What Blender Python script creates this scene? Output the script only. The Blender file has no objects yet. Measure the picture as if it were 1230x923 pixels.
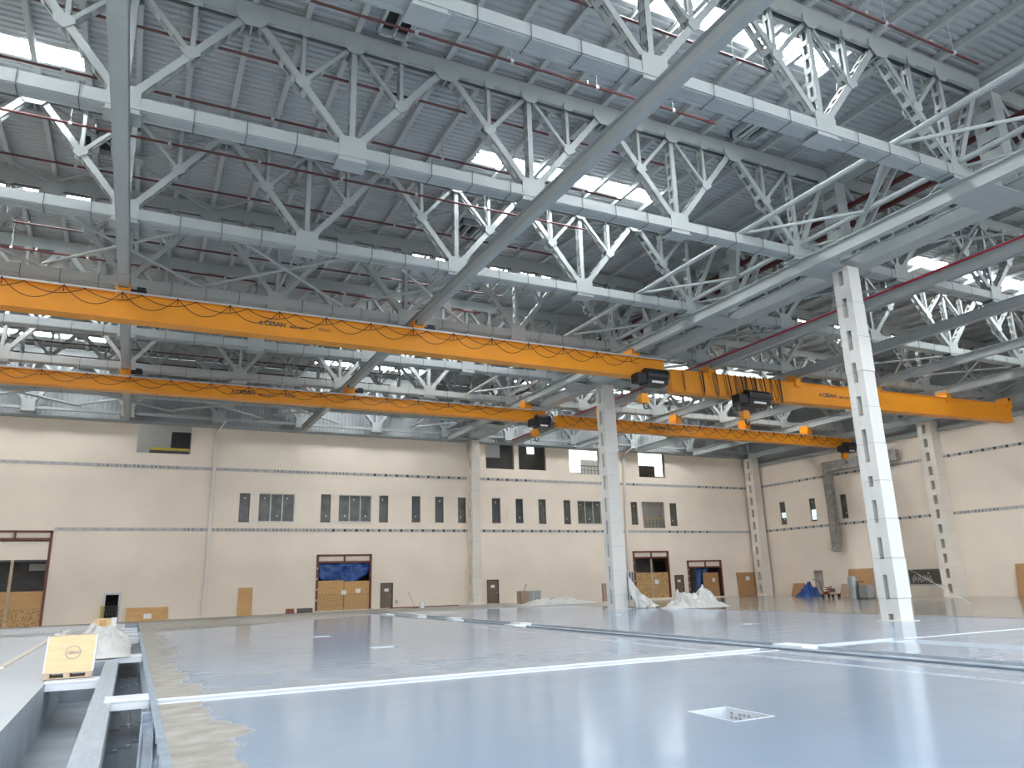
import bpy, math, random
from mathutils import Vector, Matrix, noise
random.seed(7)
S = bpy.context.scene
COL = S.collection

# ------------------------------------------------------------------ camera, sky, light, exposure
FPX, CX, CY, EYE = 902.07, 615.0, 461.5, 2.0
ROT = ((0.897965, 0.088353, 0.431106), (-0.439237, 0.240066, 0.865701), (-0.027007, -0.966727, 0.254379))
cam_d = bpy.data.cameras.new('camera')
cam_d.sensor_width = 36.0
cam_d.lens = FPX / 1230.0 * 36.0
cam_d.clip_end = 400
cam = bpy.data.objects.new('camera', cam_d)
M = Matrix.Identity(4)
for r in range(3):
    M[r][0], M[r][1], M[r][2] = ROT[r][0], -ROT[r][1], -ROT[r][2]
M[2][3] = EYE
cam.matrix_world = M
COL.objects.link(cam)
S.camera = cam

W = bpy.data.worlds.new('sky')
S.world = W
W.use_nodes = True
bg = W.node_tree.nodes['Background']
bg.inputs[0].default_value = (0.84, 0.92, 1.0, 1)
bg.inputs[1].default_value = 1.9
SKYLIGHT_STRENGTH = 26.0
S.view_settings.view_transform = 'Standard'
S.view_settings.look = 'None'
S.view_settings.gamma = 1
S.view_settings.exposure = 0.9
S.cycles.max_bounces = 10
S.cycles.diffuse_bounces = 6
S.cycles.glossy_bounces = 3
S.cycles.sample_clamp_indirect = 6


def portal(loc, rot, sx, sy):          # daylight comes in through the open end and the open side
    l = bpy.data.lights.new('open_end_daylight', 'AREA')
    l.shape = 'RECTANGLE'; l.size = sx; l.size_y = sy
    l.cycles.is_portal = True
    o = bpy.data.objects.new('open_end_daylight', l); COL.objects.link(o)
    o.location = loc; o.rotation_euler = rot


portal((20, 0.2, 10.4), (math.radians(90), 0, 0), 92, 21)


# ------------------------------------------------------------------ measuring helpers (a pixel of the photo to a point on a real plane)
def _ray(u, v):
    c = (u - CX, v - CY, FPX)
    return Vector([sum(ROT[r][k] * c[k] for k in range(3)) for r in range(3)])


def onZ(u, v, z=0.0):
    r = _ray(u, v); return Vector((0, 0, EYE)) + r * ((z - EYE) / r.z)


def onY(u, v, y):
    r = _ray(u, v); return Vector((0, 0, EYE)) + r * (y / r.y)


def onX(u, v, x):
    r = _ray(u, v); return Vector((0, 0, EYE)) + r * (x / r.x)


# ------------------------------------------------------------------ materials
MATS = {}


def mat(name, col, rough=0.6, metal=0.0, var=0.08, scale=3.0, emit=0.0, bump=0.0, col2=None, spec=0.5, stretch=None, fac=(0.35, 0.7)):
    m = bpy.data.materials.new(name); m.use_nodes = True
    nt = m.node_tree; N = nt.nodes; L = nt.links
    b = N['Principled BSDF']
    b.inputs['Roughness'].default_value = rough
    b.inputs['Metallic'].default_value = metal
    b.inputs['Specular IOR Level'].default_value = spec
    if col2 is None:
        col2 = tuple(max(0, c * (1 - 2 * var)) for c in col)
    g = N.new('ShaderNodeNewGeometry')
    tx = N.new('ShaderNodeTexNoise'); tx.inputs['Scale'].default_value = scale; tx.inputs['Detail'].default_value = 4
    src = g.outputs['Position']
    if stretch:
        mp = N.new('ShaderNodeMapping'); mp.inputs['Scale'].default_value = stretch
        L.new(src, mp.inputs['Vector']); src = mp.outputs['Vector']
    L.new(src, tx.inputs['Vector'])
    cr = N.new('ShaderNodeValToRGB')
    cr.color_ramp.elements[0].position = fac[0]; cr.color_ramp.elements[1].position = fac[1]
    cr.color_ramp.elements[0].color = (*col2, 1); cr.color_ramp.elements[1].color = (*col, 1)
    L.new(tx.outputs['Fac'], cr.inputs['Fac'])
    L.new(cr.outputs['Color'], b.inputs['Base Color'])
    if emit:
        L.new(cr.outputs['Color'], b.inputs['Emission Color']); b.inputs['Emission Strength'].default_value = emit
    if bump:
        bp = N.new('ShaderNodeBump'); bp.inputs['Strength'].default_value = bump; bp.inputs['Distance'].default_value = 0.02
        L.new(tx.outputs['Fac'], bp.inputs['Height']); L.new(bp.outputs['Normal'], b.inputs['Normal'])
    MATS[name] = m
    return m


mat('steel', (0.36, 0.385, 0.38), 0.55, var=0.03, scale=1.2)
mat('steel_dark', (0.42, 0.45, 0.46), 0.5, var=0.04, scale=1.5)
mat('purlin_paint', (0.44, 0.46, 0.455), 0.5, var=0.03, scale=1.0)
mat('roof_sheet', (0.45, 0.47, 0.47), 0.45, var=0.05, scale=0.5)
mat('strap_dark', (0.10, 0.11, 0.12), 0.6)
mat('column_white', (0.68, 0.66, 0.615), 0.55, var=0.02, scale=1.0)
mat('column_edge', (0.45, 0.46, 0.46), 0.7)
mat('wall_beige', (0.86, 0.745, 0.62), 0.85, var=0.035, scale=0.35, bump=0.05)
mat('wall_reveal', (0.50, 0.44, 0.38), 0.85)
mat('cladding', (0.31, 0.325, 0.33), 0.5, var=0.03, scale=0.7)
mat('band_grey', (0.55, 0.52, 0.49), 0.7, var=0.08, scale=4)
mat('column_far', (0.74, 0.68, 0.60), 0.65, var=0.03, scale=1)
mat('print_dark', (0.06, 0.06, 0.07), 0.6)
mat('print_grey', (0.33, 0.31, 0.30), 0.6)
mat('orange', (0.78, 0.285, 0.008), 0.42, var=0.04, scale=1.0)
mat('black', (0.012, 0.013, 0.016), 0.45)
mat('black_cable', (0.015, 0.012, 0.012), 0.6)
mat('pipe_red', (0.085, 0.013, 0.012), 0.4, var=0.05)
mat('bar_red', (0.42, 0.012, 0.035), 0.4)
mat('frame_brown', (0.16, 0.045, 0.03), 0.55)
mat('galvanised', (0.42, 0.40, 0.37), 0.45, metal=0.3, var=0.2, scale=2.5)
mat('glass_dark', (0.135, 0.138, 0.118), 0.3, var=0.25, scale=1.2)
mat('glass_black', (0.045, 0.05, 0.05), 0.25, var=0.2, scale=1.2)
mat('alu', (0.55, 0.55, 0.54), 0.4, metal=0.3)
mat('frame_dark', (0.06, 0.06, 0.06), 0.5)
mat('void', (0.035, 0.033, 0.032), 0.9)
mat('room_grey', (0.30, 0.28, 0.26), 0.85, var=0.2, scale=0.6)
mat('room_brown', (0.20, 0.16, 0.13), 0.85, var=0.25, scale=0.8)
mat('room_white', (0.75, 0.74, 0.72), 0.8, var=0.05)
mat('glow_panel', (0.95, 0.98, 1.0), 0.5, var=0.0, emit=1.5)  # emissive: light put into panels inside the rooms behind the openings
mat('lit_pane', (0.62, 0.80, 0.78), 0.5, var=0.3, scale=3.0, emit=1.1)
mat('skylight_sheet', (0.93, 0.97, 1.0), 0.4, var=0.0, emit=SKYLIGHT_STRENGTH)
mat('plywood', (0.62, 0.36, 0.145), 0.7, var=0.08, scale=1.5, stretch=(1, 1, 4))
mat('hardboard', (0.46, 0.25, 0.11), 0.7, var=0.08, scale=1.2)
mat('osb', (0.62, 0.40, 0.17), 0.75, scale=14, col2=(0.25, 0.13, 0.05), fac=(0.38, 0.56))
mat('crate_wood', (0.74, 0.52, 0.30), 0.7, var=0.06, scale=3, stretch=(1, 1, 5))
mat('wood_pale', (0.60, 0.46, 0.33), 0.75, var=0.12, scale=4)
mat('door_brown', (0.17, 0.115, 0.08), 0.5, var=0.06)
mat('paper', (0.80, 0.78, 0.75), 0.7, var=0.02)
mat('tarp_blue', (0.02, 0.10, 0.36), 0.38, scale=3, col2=(0.008, 0.035, 0.16))
mat('sheet_plastic', (0.62, 0.61, 0.58), 0.45, var=0.06, scale=2)
mat('yellow', (0.55, 0.40, 0.05), 0.5)
mat('brick_red', (0.30, 0.10, 0.06), 0.8, var=0.2, scale=6)
mat('stone_dark', (0.13, 0.12, 0.11), 0.85)
mat('white_paint', (0.78, 0.80, 0.82), 0.4, var=0.03, scale=1.5)
mat('channel_blue', (0.40, 0.47, 0.55), 0.4, metal=0.1, var=0.15, scale=2.0)
mat('beam_grey', (0.50, 0.55, 0.60), 0.38, metal=0.15, var=0.1, scale=3.0, stretch=(6, 0.6, 1))
mat('grate_dark', (0.17, 0.21, 0.25), 0.5, var=0.15, scale=4)
mat('concrete_rough', (0.36, 0.33, 0.29), 0.8, var=0.14, scale=0.8, bump=0.1)
mat('pit_grey', (0.36, 0.40, 0.44), 0.55, var=0.13, scale=0.9)
mat('joint_white', (0.56, 0.60, 0.64), 0.45, var=0.05, scale=1.5)
mat('socket_white', (0.7, 0.7, 0.68), 0.5)
mat('drum_grey', (0.40, 0.41, 0.41), 0.4, metal=0.4)
mat('corner_tan', (0.38, 0.27, 0.2), 0.7)


def floor_material(name, base, rough, matte=False, region=None):
    """glossy sealed floor; region(N, L, sep) may return a 0..1 socket where unsealed concrete shows"""
    m = bpy.data.materials.new(name); m.use_nodes = True
    nt = m.node_tree; N = nt.nodes; L = nt.links; b = N['Principled BSDF']
    g = N.new('ShaderNodeNewGeometry')
    sep = N.new('ShaderNodeSeparateXYZ'); L.new(g.outputs['Position'], sep.inputs[0])
    n1 = N.new('ShaderNodeTexNoise'); n1.inputs['Scale'].default_value = 0.45; n1.inputs['Detail'].default_value = 2.5
    L.new(g.outputs['Position'], n1.inputs['Vector'])
    mp = N.new('ShaderNodeMapping'); mp.inputs['Scale'].default_value = (0.35, 1.6, 1)
    L.new(g.outputs['Position'], mp.inputs['Vector'])
    n2 = N.new('ShaderNodeTexNoise'); n2.inputs['Scale'].default_value = 1.3; n2.inputs['Detail'].default_value = 3
    L.new(mp.outputs['Vector'], n2.inputs['Vector'])
    mx = N.new('ShaderNodeMix'); mx.data_type = 'RGBA'
    mx.inputs['A'].default_value = (*[c * 0.9 for c in base], 1); mx.inputs['B'].default_value = (*[c * 1.07 for c in base], 1)
    L.new(n1.outputs['Fac'], mx.inputs['Factor'])
    rr = N.new('ShaderNodeMapRange'); rr.inputs['To Min'].default_value = rough * 0.75; rr.inputs['To Max'].default_value = rough * 1.35
    L.new(n2.outputs['Fac'], rr.inputs['Value'])
    colour, roughness = mx.outputs['Result'], rr.outputs['Result']
    if region:
        mask = region(N, L, sep, n1)
        n3 = N.new('ShaderNodeTexNoise'); n3.inputs['Scale'].default_value = 2.2; n3.inputs['Detail'].default_value = 6
        L.new(g.outputs['Position'], n3.inputs['Vector'])
        cr = N.new('ShaderNodeValToRGB')
        cr.color_ramp.elements[0].position = 0.3; cr.color_ramp.elements[1].position = 0.75
        cr.color_ramp.elements[0].color = (0.27, 0.24, 0.20, 1); cr.color_ramp.elements[1].color = (0.44, 0.42, 0.38, 1)
        L.new(n3.outputs['Fac'], cr.inputs['Fac'])
        m2 = N.new('ShaderNodeMix'); m2.data_type = 'RGBA'
        L.new(mask, m2.inputs['Factor']); L.new(colour, m2.inputs['A']); L.new(cr.outputs['Color'], m2.inputs['B'])
        m3 = N.new('ShaderNodeMix'); m3.data_type = 'FLOAT'
        L.new(mask, m3.inputs['Factor']); L.new(roughness, m3.inputs['A']); m3.inputs['B'].default_value = 0.7
        colour, roughness = m2.outputs['Result'], m3.outputs['Result']
    L.new(colour, b.inputs['Base Color']); L.new(roughness, b.inputs['Roughness'])
    bp = N.new('ShaderNodeBump'); bp.inputs['Strength'].default_value = 0.035; bp.inputs['Distance'].default_value = 0.03
    L.new(n2.outputs['Fac'], bp.inputs['Height']); L.new(bp.outputs['Normal'], b.inputs['Normal'])
    MATS[name] = m
    return m


def mathn(N, L, op, a, b_=None, clamp=False):
    n = N.new('ShaderNodeMath'); n.operation = op; n.use_clamp = clamp
    for i, s in enumerate((a, b_)):
        if s is None: continue
        if isinstance(s, (int, float)): n.inputs[i].default_value = s
        else: L.new(s, n.inputs[i])
    return n.outputs[0]


def main_region(N, L, sep, nz):
    x, y = sep.outputs['X'], sep.outputs['Y']
    jit = mathn(N, L, 'MULTIPLY', mathn(N, L, 'SUBTRACT', nz.outputs['Fac'], 0.5), 2.4)
    # dirt along the trench edge
    a = mathn(N, L, 'MULTIPLY', mathn(N, L, 'SUBTRACT', mathn(N, L, 'ADD', jit, 1.45), x), 8.0, True)
    a = mathn(N, L, 'MULTIPLY', a, mathn(N, L, 'GREATER_THAN', x, 0.0))
    # uncoated slab edge at the far wall
    edge = mathn(N, L, 'ADD', mathn(N, L, 'MULTIPLY', x, 0.72), 42.5)
    edge = mathn(N, L, 'MINIMUM', edge, 54.5)
    b = mathn(N, L, 'MULTIPLY', mathn(N, L, 'SUBTRACT', y, mathn(N, L, 'ADD', edge, jit)), 2.0, True)
    # strip behind the cross joint
    c = mathn(N, L, 'MULTIPLY', mathn(N, L, 'GREATER_THAN', y, 16.9), mathn(N, L, 'LESS_THAN', mathn(N, L, 'ADD', y, jit), 17.9))
    c = mathn(N, L, 'MULTIPLY', c, mathn(N, L, 'LESS_THAN', x, 15.9))
    c = mathn(N, L, 'MULTIPLY', c, 0.6)
    # dusty lip along the rail channel
    d = mathn(N, L, 'LESS_THAN', mathn(N, L, 'ABSOLUTE', mathn(N, L, 'SUBTRACT', x, 15.6)), 0.22)
    d = mathn(N, L, 'MULTIPLY', d, 0.6)
    return mathn(N, L, 'MAXIMUM', mathn(N, L, 'MAXIMUM', a, b), mathn(N, L, 'MAXIMUM', c, d))


floor_material('floor_sealed', (0.29, 0.378, 0.49), 0.14, region=main_region)
floor_material('floor_matte', (0.52, 0.54, 0.56), 0.45)
floor_material('floor_bay', (0.24, 0.225, 0.205), 0.13)


# ------------------------------------------------------------------ mesh helpers
class MB:
    def __init__(s):
        s.v = []; s.f = []; s.m = []; s.mi = 0

    def quad(s, *p):
        b = len(s.v); s.v += [tuple(q) for q in p]; s.f.append(tuple(range(b, b + len(p)))); s.m.append(s.mi); return s

    def hexa(s, p):
        b = len(s.v); s.v += [tuple(q) for q in p]
        for f in ((0, 3, 2, 1), (4, 5, 6, 7), (0, 1, 5, 4), (1, 2, 6, 5), (2, 3, 7, 6), (3, 0, 4, 7)):
            s.f.append(tuple(b + i for i in f)); s.m.append(s.mi)
        return s

    def box(s, x0, x1, y0, y1, z0, z1):
        return s.hexa([(x0, y0, z0), (x1, y0, z0), (x1, y1, z0), (x0, y1, z0), (x0, y0, z1), (x1, y0, z1), (x1, y1, z1), (x0, y1, z1)])

    def bar(s, p, q, u, v):
        """box from p to q; u and v are half-extent vectors"""
        p, q, u, v = Vector(p), Vector(q), Vector(u), Vector(v)
        return s.hexa([p - u - v, p + u - v, p + u + v, p - u + v, q - u - v, q + u - v, q + u + v, q - u + v])

    def prism(s, pts, a, b):
        """polygon pts (x,z) extruded in y from a to b"""
        n = len(pts); o = len(s.v)
        s.v += [(x, a, z) for x, z in pts] + [(x, b, z) for x, z in pts]
        s.f.append(tuple(o + i for i in range(n))); s.f.append(tuple(o + n + i for i in reversed(range(n))))
        s.m += [s.mi] * 2
        for i in range(n):
            j = (i + 1) % n
            s.f.append((o + i, o + n + i, o + n + j, o + j)); s.m.append(s.mi)
        return s

    def tube(s, pts, r, n=8, cap=True):
        pts = [Vector(p) for p in pts]; o = len(s.v); K = len(pts)
        for i, p in enumerate(pts):
            d = (pts[min(i + 1, K - 1)] - pts[max(i - 1, 0)]).normalized()
            up = Vector((0, 0, 1)) if abs(d.z) < 0.9 else Vector((1, 0, 0))
            a = d.cross(up).normalized(); b = a.cross(d)
            rr = r[i] if isinstance(r, (list, tuple)) else r
            s.v += [tuple(p + a * rr * math.cos(2 * math.pi * k / n) + b * rr * math.sin(2 * math.pi * k / n)) for k in range(n)]
        for i in range(K - 1):
            for k in range(n):
                s.f.append((o + i * n + k, o + i * n + (k + 1) % n, o + (i + 1) * n + (k + 1) % n, o + (i + 1) * n + k)); s.m.append(s.mi)
        if cap:
            s.f.append(tuple(o + k for k in reversed(range(n)))); s.f.append(tuple(o + (K - 1) * n + k for k in range(n))); s.m += [s.mi] * 2
        return s

    def mesh(s, name, mats, smooth=False):
        me = bpy.data.meshes.new(name)
        me.from_pydata(s.v, [], s.f)
        for m in (mats if isinstance(mats, (list, tuple)) else [mats]): me.materials.append(MATS[m])
        if isinstance(mats, (list, tuple)): me.polygons.foreach_set('material_index', s.m)
        if smooth: me.polygons.foreach_set('use_smooth', [True] * len(s.f))
        me.update()
        return me

    def build(s, name, mats, parent=None, smooth=False, loc=None):
        o = bpy.data.objects.new(name, s.mesh(name, mats, smooth)); COL.objects.link(o)
        if parent is not None: o.parent = parent
        if loc is not None: o.location = loc
        return o


def put(name, me, parent=None, loc=None, rotz=0):
    o = bpy.data.objects.new(name, me); COL.objects.link(o)
    if parent is not None: o.parent = parent
    if loc is not None: o.location = loc
    if rotz: o.rotation_euler[2] = rotz
    return o


def empty(name, loc=(0, 0, 0), rotz=0):
    o = bpy.data.objects.new(name, None); COL.objects.link(o); o.location = loc; o.rotation_euler[2] = rotz
    o.empty_display_size = 0.3
    return o


def tag(o, label=None, cat=None, group=None, kind=None):
    if label: o['label'] = label
    if cat: o['category'] = cat
    if group: o['group'] = group
    if kind: o['kind'] = kind
    return o


def thing(name, label, cat, loc=(0, 0, 0), group=None, rotz=0):
    return tag(empty(name, loc, rotz), label, cat, group)


def holed(mb, a0, a1, b0, b1, holes, P, depth):
    """a flat sheet in coordinates (a,b) with rectangular holes; P(a,b,d) gives the point at depth d; reveals go back to depth"""
    A = sorted({a0, a1, *[h[0] for h in holes], *[h[1] for h in holes]})
    B = sorted({b0, b1, *[h[2] for h in holes], *[h[3] for h in holes]})
    A = [a for a in A if a0 <= a <= a1]; B = [b for b in B if b0 <= b <= b1]
    for i in range(len(A) - 1):
        run = None
        for j in range(len(B) - 1):
            ca, cb = (A[i] + A[i + 1]) / 2, (B[j] + B[j + 1]) / 2
            inside = any(h[0] < ca < h[1] and h[2] < cb < h[3] for h in holes)
            if not inside and run is None: run = B[j]
            if (inside or j == len(B) - 2) and run is not None:
                e = B[j] if inside else B[j + 1]
                mb.quad(P(A[i], run, 0), P(A[i + 1], run, 0), P(A[i + 1], e, 0), P(A[i], e, 0)); run = None


def reveal(mb, h, P, d, back=True):
    a, b, c, e = h
    mb.quad(P(a, c, 0), P(a, c, d), P(a, e, d), P(a, e, 0)); mb.quad(P(b, c, 0), P(b, e, 0), P(b, e, d), P(b, c, d))
    mb.quad(P(a, c, 0), P(b, c, 0), P(b, c, d), P(a, c, d)); mb.quad(P(a, e, 0), P(a, e, d), P(b, e, d), P(b, e, 0))
    if back: mb.quad(P(a, c, d), P(b, c, d), P(b, e, d), P(a, e, d))


# ------------------------------------------------------------------ the setting: floors
YW, XR, XL, ROOF = 68.0, 65.5, -26.0, 21.25
WTOP = 15.55
fl = MB()
H_pit = (-1.6, 0.6, 4.0, 27.0)
H_tr = (-0.15, 0.6, 27.0, 56.0)
H_jt = (0.6, 15.9, 16.15, 16.85)
H_rail = (15.9, 17.45, 3.0, 60.0)
H_j2 = (17.45, 21.2, 16.0, 16.75)
H_j3 = (20.0, 21.2, 6.0, 15.985)
H_sq = (7.82, 8.55, 8.95, 9.95)
H_s1 = (7.3, 8.2, 25.3, 26.0)
H_s2 = (6.95, 7.7, 32.6, 33.4)
H_s3 = (23.2, 23.9, 25.0, 25.7)
H_s4 = (24.8, 25.5, 37.2, 37.9)
holes = [H_pit, H_tr, H_jt, H_rail, H_j2, H_j3, H_sq, H_s1, H_s2, H_s3, H_s4]
PZ = lambda a, b, d: (a, b, -d)
holed(fl, -0.15, 32.5, -3, 58, holes, PZ, 0)
floor = fl.build('floor', 'floor_sealed'); tag(floor, kind='structure')
fm = MB(); holed(fm, XL - 8, -0.15, -3, 58, holes, PZ, 0)
fm.build('floor_slab', 'floor_matte', floor)
# apron along the far wall, falling slightly to the corners
ap = MB()
xs = [(XL - 8, -0.40), (-8, -0.28), (5, -0.17), (16, -0.06), (28, 0.0), (32.5, 0.0)]
for (x0, z0), (x1, z1) in zip(xs, xs[1:]):
    ap.quad((x0, 58, 0), (x1, 58, 0), (x1, YW + 0.1, z1), (x0, YW + 0.1, z0))
ap.build('apron', 'concrete_rough', floor)
rb = MB(); rb.quad((32.5, -3, -0.33), (XR + 0.2, -3, -0.33), (XR + 0.2, YW + .1, -0.33), (32.5, YW + .1, -0.33))
rb.build('lower_bay_floor', 'floor_bay', floor)
ed = MB(); ed.box(32.3, 32.52, -3, 66.9, -0.34, 0.012); ed.build('slab_edge', 'concrete_rough', floor)
pw = MB()
pw.quad((-1.6, 4, 0), (-1.6, 27, 0), (-1.6, 27, -1.08), (-1.6, 4, -1.08)); pw.quad((-1.6, 4, -1.08), (-.4, 4, -1.08), (-.4, 27, -1.08), (-1.6, 27, -1.08))
pw.quad((-1.6, 27, 0), (-.15, 27, 0), (-.15, 27, -1.08), (-1.6, 27, -1.08)); pw.quad((-1.6, 4, 0), (.6, 4, 0), (.6, 4, -1.08), (-1.6, 4, -1.08))
pw.build('pit_lining', 'pit_grey', floor)
tw = MB(); tw.quad((.6, 4, 0), (.6, 56, 0), (.6, 56, -.85), (.6, 4, -.85)); tw.quad((-.16, 4, -.85), (.6, 4, -.85), (.6, 56, -.85), (-.16, 56, -.85)); tw.quad((-.15, 27, 0), (-.15, 56, 0), (-.15, 56, -.85), (-.15, 27, -.85)); tw.quad((-.15, 56, 0), (.6, 56, 0), (.6, 56, -.85), (-.15, 56, -.85)); tw.build('trench_lining', 'channel_blue', floor)
wl = MB()
for h in (H_jt, H_j2): reveal(wl, h, PZ, 0.2)
reveal(wl, (20.0, 21.2, 6.0, 15.985), PZ, 0.28)
for h in (H_sq,): reveal(wl, h, PZ, 0.3)
for h in (H_s1, H_s2, H_s3, H_s4): reveal(wl, h, PZ, 0.1)
wl.build('joint_lining', 'joint_white', floor)
sm = MB()
for k in range(9):
    y_ = 9.05 + .095 * k
    for z_ in (-.07, -.13):
        if (k * 5 + int(z_ * 100)) % 4: sm.box(8.54, 8.546, y_, y_ + .05, z_ - .018, z_ + .018)
sm.build('stencil_marks', 'print_grey', floor)
rl = MB(); reveal(rl, H_rail, PZ, 0.55); rl.build('channel_lining', 'channel_blue', floor)
# side plates that step the long cross joint
st = MB(); st.box(10.0, 10.06, 16.15, 16.85, -0.2, 0.0); st.box(13.9, 13.96, 16.15, 16.85, -0.2, 0.0)
st.box(0.6, 15.9, 16.12, 16.17, -0.02, 0.012); st.box(0.6, 15.9, 16.84, 16.88, -0.02, 0.012)
st.build('joint_edge', 'white_paint', floor)
# rim round the square opening
rm = MB()
for a in ((7.80, 8.57, 8.93, 8.95), (7.80, 8.57, 9.95, 9.97), (7.80, 7.82, 8.95, 9.95), (8.55, 8.57, 8.95, 9.95)): rm.box(*a, 0.001, 0.006)
rm.build('opening_rim', 'white_paint', floor)
# saw-cut line in the coating
sc = MB()
for off in (0, 0.13, 0.2):
    sc.box(14.35 + off, 14.362 + off, 5, 34, 0.0, 0.003)
sc.build('painted_line', 'white_paint', floor)
cj = MB(); cj.box(21.2, 32.3, 16.25, 16.4, 0.0, 0.006); cj.build('joint_strip', 'white_paint', floor)
# ground outside the open end (lets the daylight bounce in)
go = MB(); go.quad((XL - 60, -80, -0.36), (130, -80, -0.36), (130, -3, -0.36), (XL - 60, -3, -0.36)); tag(go.build('ground', 'concrete_rough'), kind='structure')


# ------------------------------------------------------------------ the setting: far wall with its openings
def rectY(l, t, r, b, lt=None, y=YW):
    """wall rectangle (x0,x1,z0,z1) from left/right pixel columns and top/bottom pixel rows"""
    tl, br = onY(l, t, y), onY(r, b, y)
    bl, tr = onY(l, b, y), onY(r, t, y)
    return [(tl.x + bl.x) / 2, (br.x + tr.x) / 2, (bl.z + br.z) / 2, (tl.z + tr.z) / 2]


gate_rects = {}
WH = []


def hole(l, t, r, b, z0=None):
    h = rectY(l, t, r, b)
    if z0 is not None: h[2] = z0
    WH.append(tuple(h)); return tuple(h)


narrow = [(287.2, 592.7, 299.9, 626.8), (385.3, 594.2, 397.1, 627), (455.4, 595.6, 466.1, 627), (494.6, 596.4, 504.9, 627),
          (522.7, 597, 532.7, 627.3), (550, 598, 559.8, 627.8), (591, 598.8, 601, 628), (619.5, 599.6, 628.3, 628),
          (647, 600.2, 655.9, 628.8), (677.3, 601.3, 685.4, 629.4), (758.3, 603.4, 765.9, 630), (804.9, 605, 812.9, 631.4)]
dark_ix = {3, 4, 6, 7}
triple = [(310.5, 593.4, 353.4, 626.9), (406.8, 595.2, 446, 627), (694.1, 602.1, 722.2, 629.4)]
N_H = [hole(*p) for p in narrow]
T_H = [hole(*p) for p in triple]
B_H = hole(771.7, 603.4, 798.3, 634.6)
U_H = [hole(165, 509, 230, 545), hole(583.5, 534, 617, 563.5), hole(623, 535.5, 655.5, 564.8), hole(684, 541, 719.5, 570), hole(767, 543.6, 798.5, 573.8)]
D_H = [hole(124.5, 714.5, 142, 750), hole(456.8, 700.5, 471.8, 734.3, 0), hole(585, 696.6, 599.3, 727.5, 0), hole(811, 691, 822, 718, 0)]
G_H = [hole(-70, 640, 54, 755), hole(381.5, 668.5, 443.8, 735.5, 0), hole(763, 664, 803, 718.5, -0.1), hole(828, 675, 866.5, 717.2, -0.2)]
WB = -0.7
wm = MB()
PW = lambda a, b, d: (a, YW + d, b)
WH2 = [(h[0], h[1], max(h[2], WB), h[3]) for h in WH]
holed(wm, XL, XR + 0.4, WB, WTOP, WH2, PW, 0)
wall = wm.build('wall_back', 'wall_beige'); tag(wall, kind='structure')
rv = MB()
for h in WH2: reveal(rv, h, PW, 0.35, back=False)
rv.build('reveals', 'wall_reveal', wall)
# metal cladding above the masonry
cl = MB()
x = XL
k = 0
while x < XR:
    y0 = YW + 0.02 + (0.022 if k % 2 else 0)
    y1 = YW + 0.02 + (0 if k % 2 else 0.022)
    cl.quad((x, y0, WTOP - 0.02), (x + 0.13, y0, WTOP - 0.02), (x + 0.13, y0, ROOF), (x, y0, ROOF))
    cl.quad((x + 0.13, y0, WTOP - 0.02), (x + 0.17, y1, WTOP - 0.02), (x + 0.17, y1, ROOF), (x + 0.13, y0, ROOF))
    x += 0.17; k += 1
cl.build('cladding', 'cladding', wall)
lg = MB(); lg.box(XL, XR, YW - 0.25, YW, WTOP - 0.12, WTOP + 0.12); lg.build('top_ledge', 'steel', wall)


def band(z, x0, x1, along='x', fixed=YW, gaps=()):
    """printed insulation band: grey strip with dark stamped marks"""
    mb = MB(); n = 0.012
    def q(a, b, z0, z1, d):
        if along == 'x': mb.quad((a, fixed - d, z0), (b, fixed - d, z0), (b, fixed - d, z1), (a, fixed - d, z1))
        else: mb.quad((fixed - d, a, z0), (fixed - d, a, z1), (fixed - d, b, z1), (fixed - d, b, z0))
    segs = []; cur = x0
    for g0, g1 in sorted(gaps):
        if g1 > x0 and g0 < x1: segs.append((cur, g0)); cur = g1
    segs.append((cur, x1))
    rnd = random.Random(int(z * 10) + int(fixed))
    for a, b in segs:
        if b <= a: continue
        mb.mi = 0; q(a, b, z - 0.14, z + 0.14, n)
        t = a + 0.3
        while t < b - 0.4:
            mode = rnd.random()
            L_ = rnd.uniform(4, 9)
            e = min(b - 0.4, t + L_)
            while t < e:
                if mode < 0.5:
                    mb.mi = 1; q(t, t + 0.25, z - 0.11, z + 0.11, 2 * n)
                    mb.mi = 2; q(t + 0.4, t + 0.75, z - 0.05, z + 0.06, 2 * n)
                    t += 1.05
                elif mode < 0.8:
                    mb.mi = 2; q(t, t + 0.2, z - 0.11, z + 0.11, 2 * n); t += 0.34
                    mb.mi = 1 if rnd.random() < 0.4 else 2; q(t, t + 0.1, z - 0.08, z + 0.08, 2 * n); t += 0.3
                else:
                    mb.mi = 2; q(t, t + 0.3, z - 0.03, z + 0.03, 2 * n); t += 0.8
    return mb


S1 = onY(564, 575, YW).z; S2 = onY(564, 638, YW).z
band(S1, XL, XR).build('printed_band', ['band_grey', 'print_dark', 'print_grey'], wall)
band(S2, XL, XR, gaps=[(G_H[0][0], G_H[0][1] + .2)]).build('printed_band', ['band_grey', 'print_dark', 'print_grey'], wall)


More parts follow.
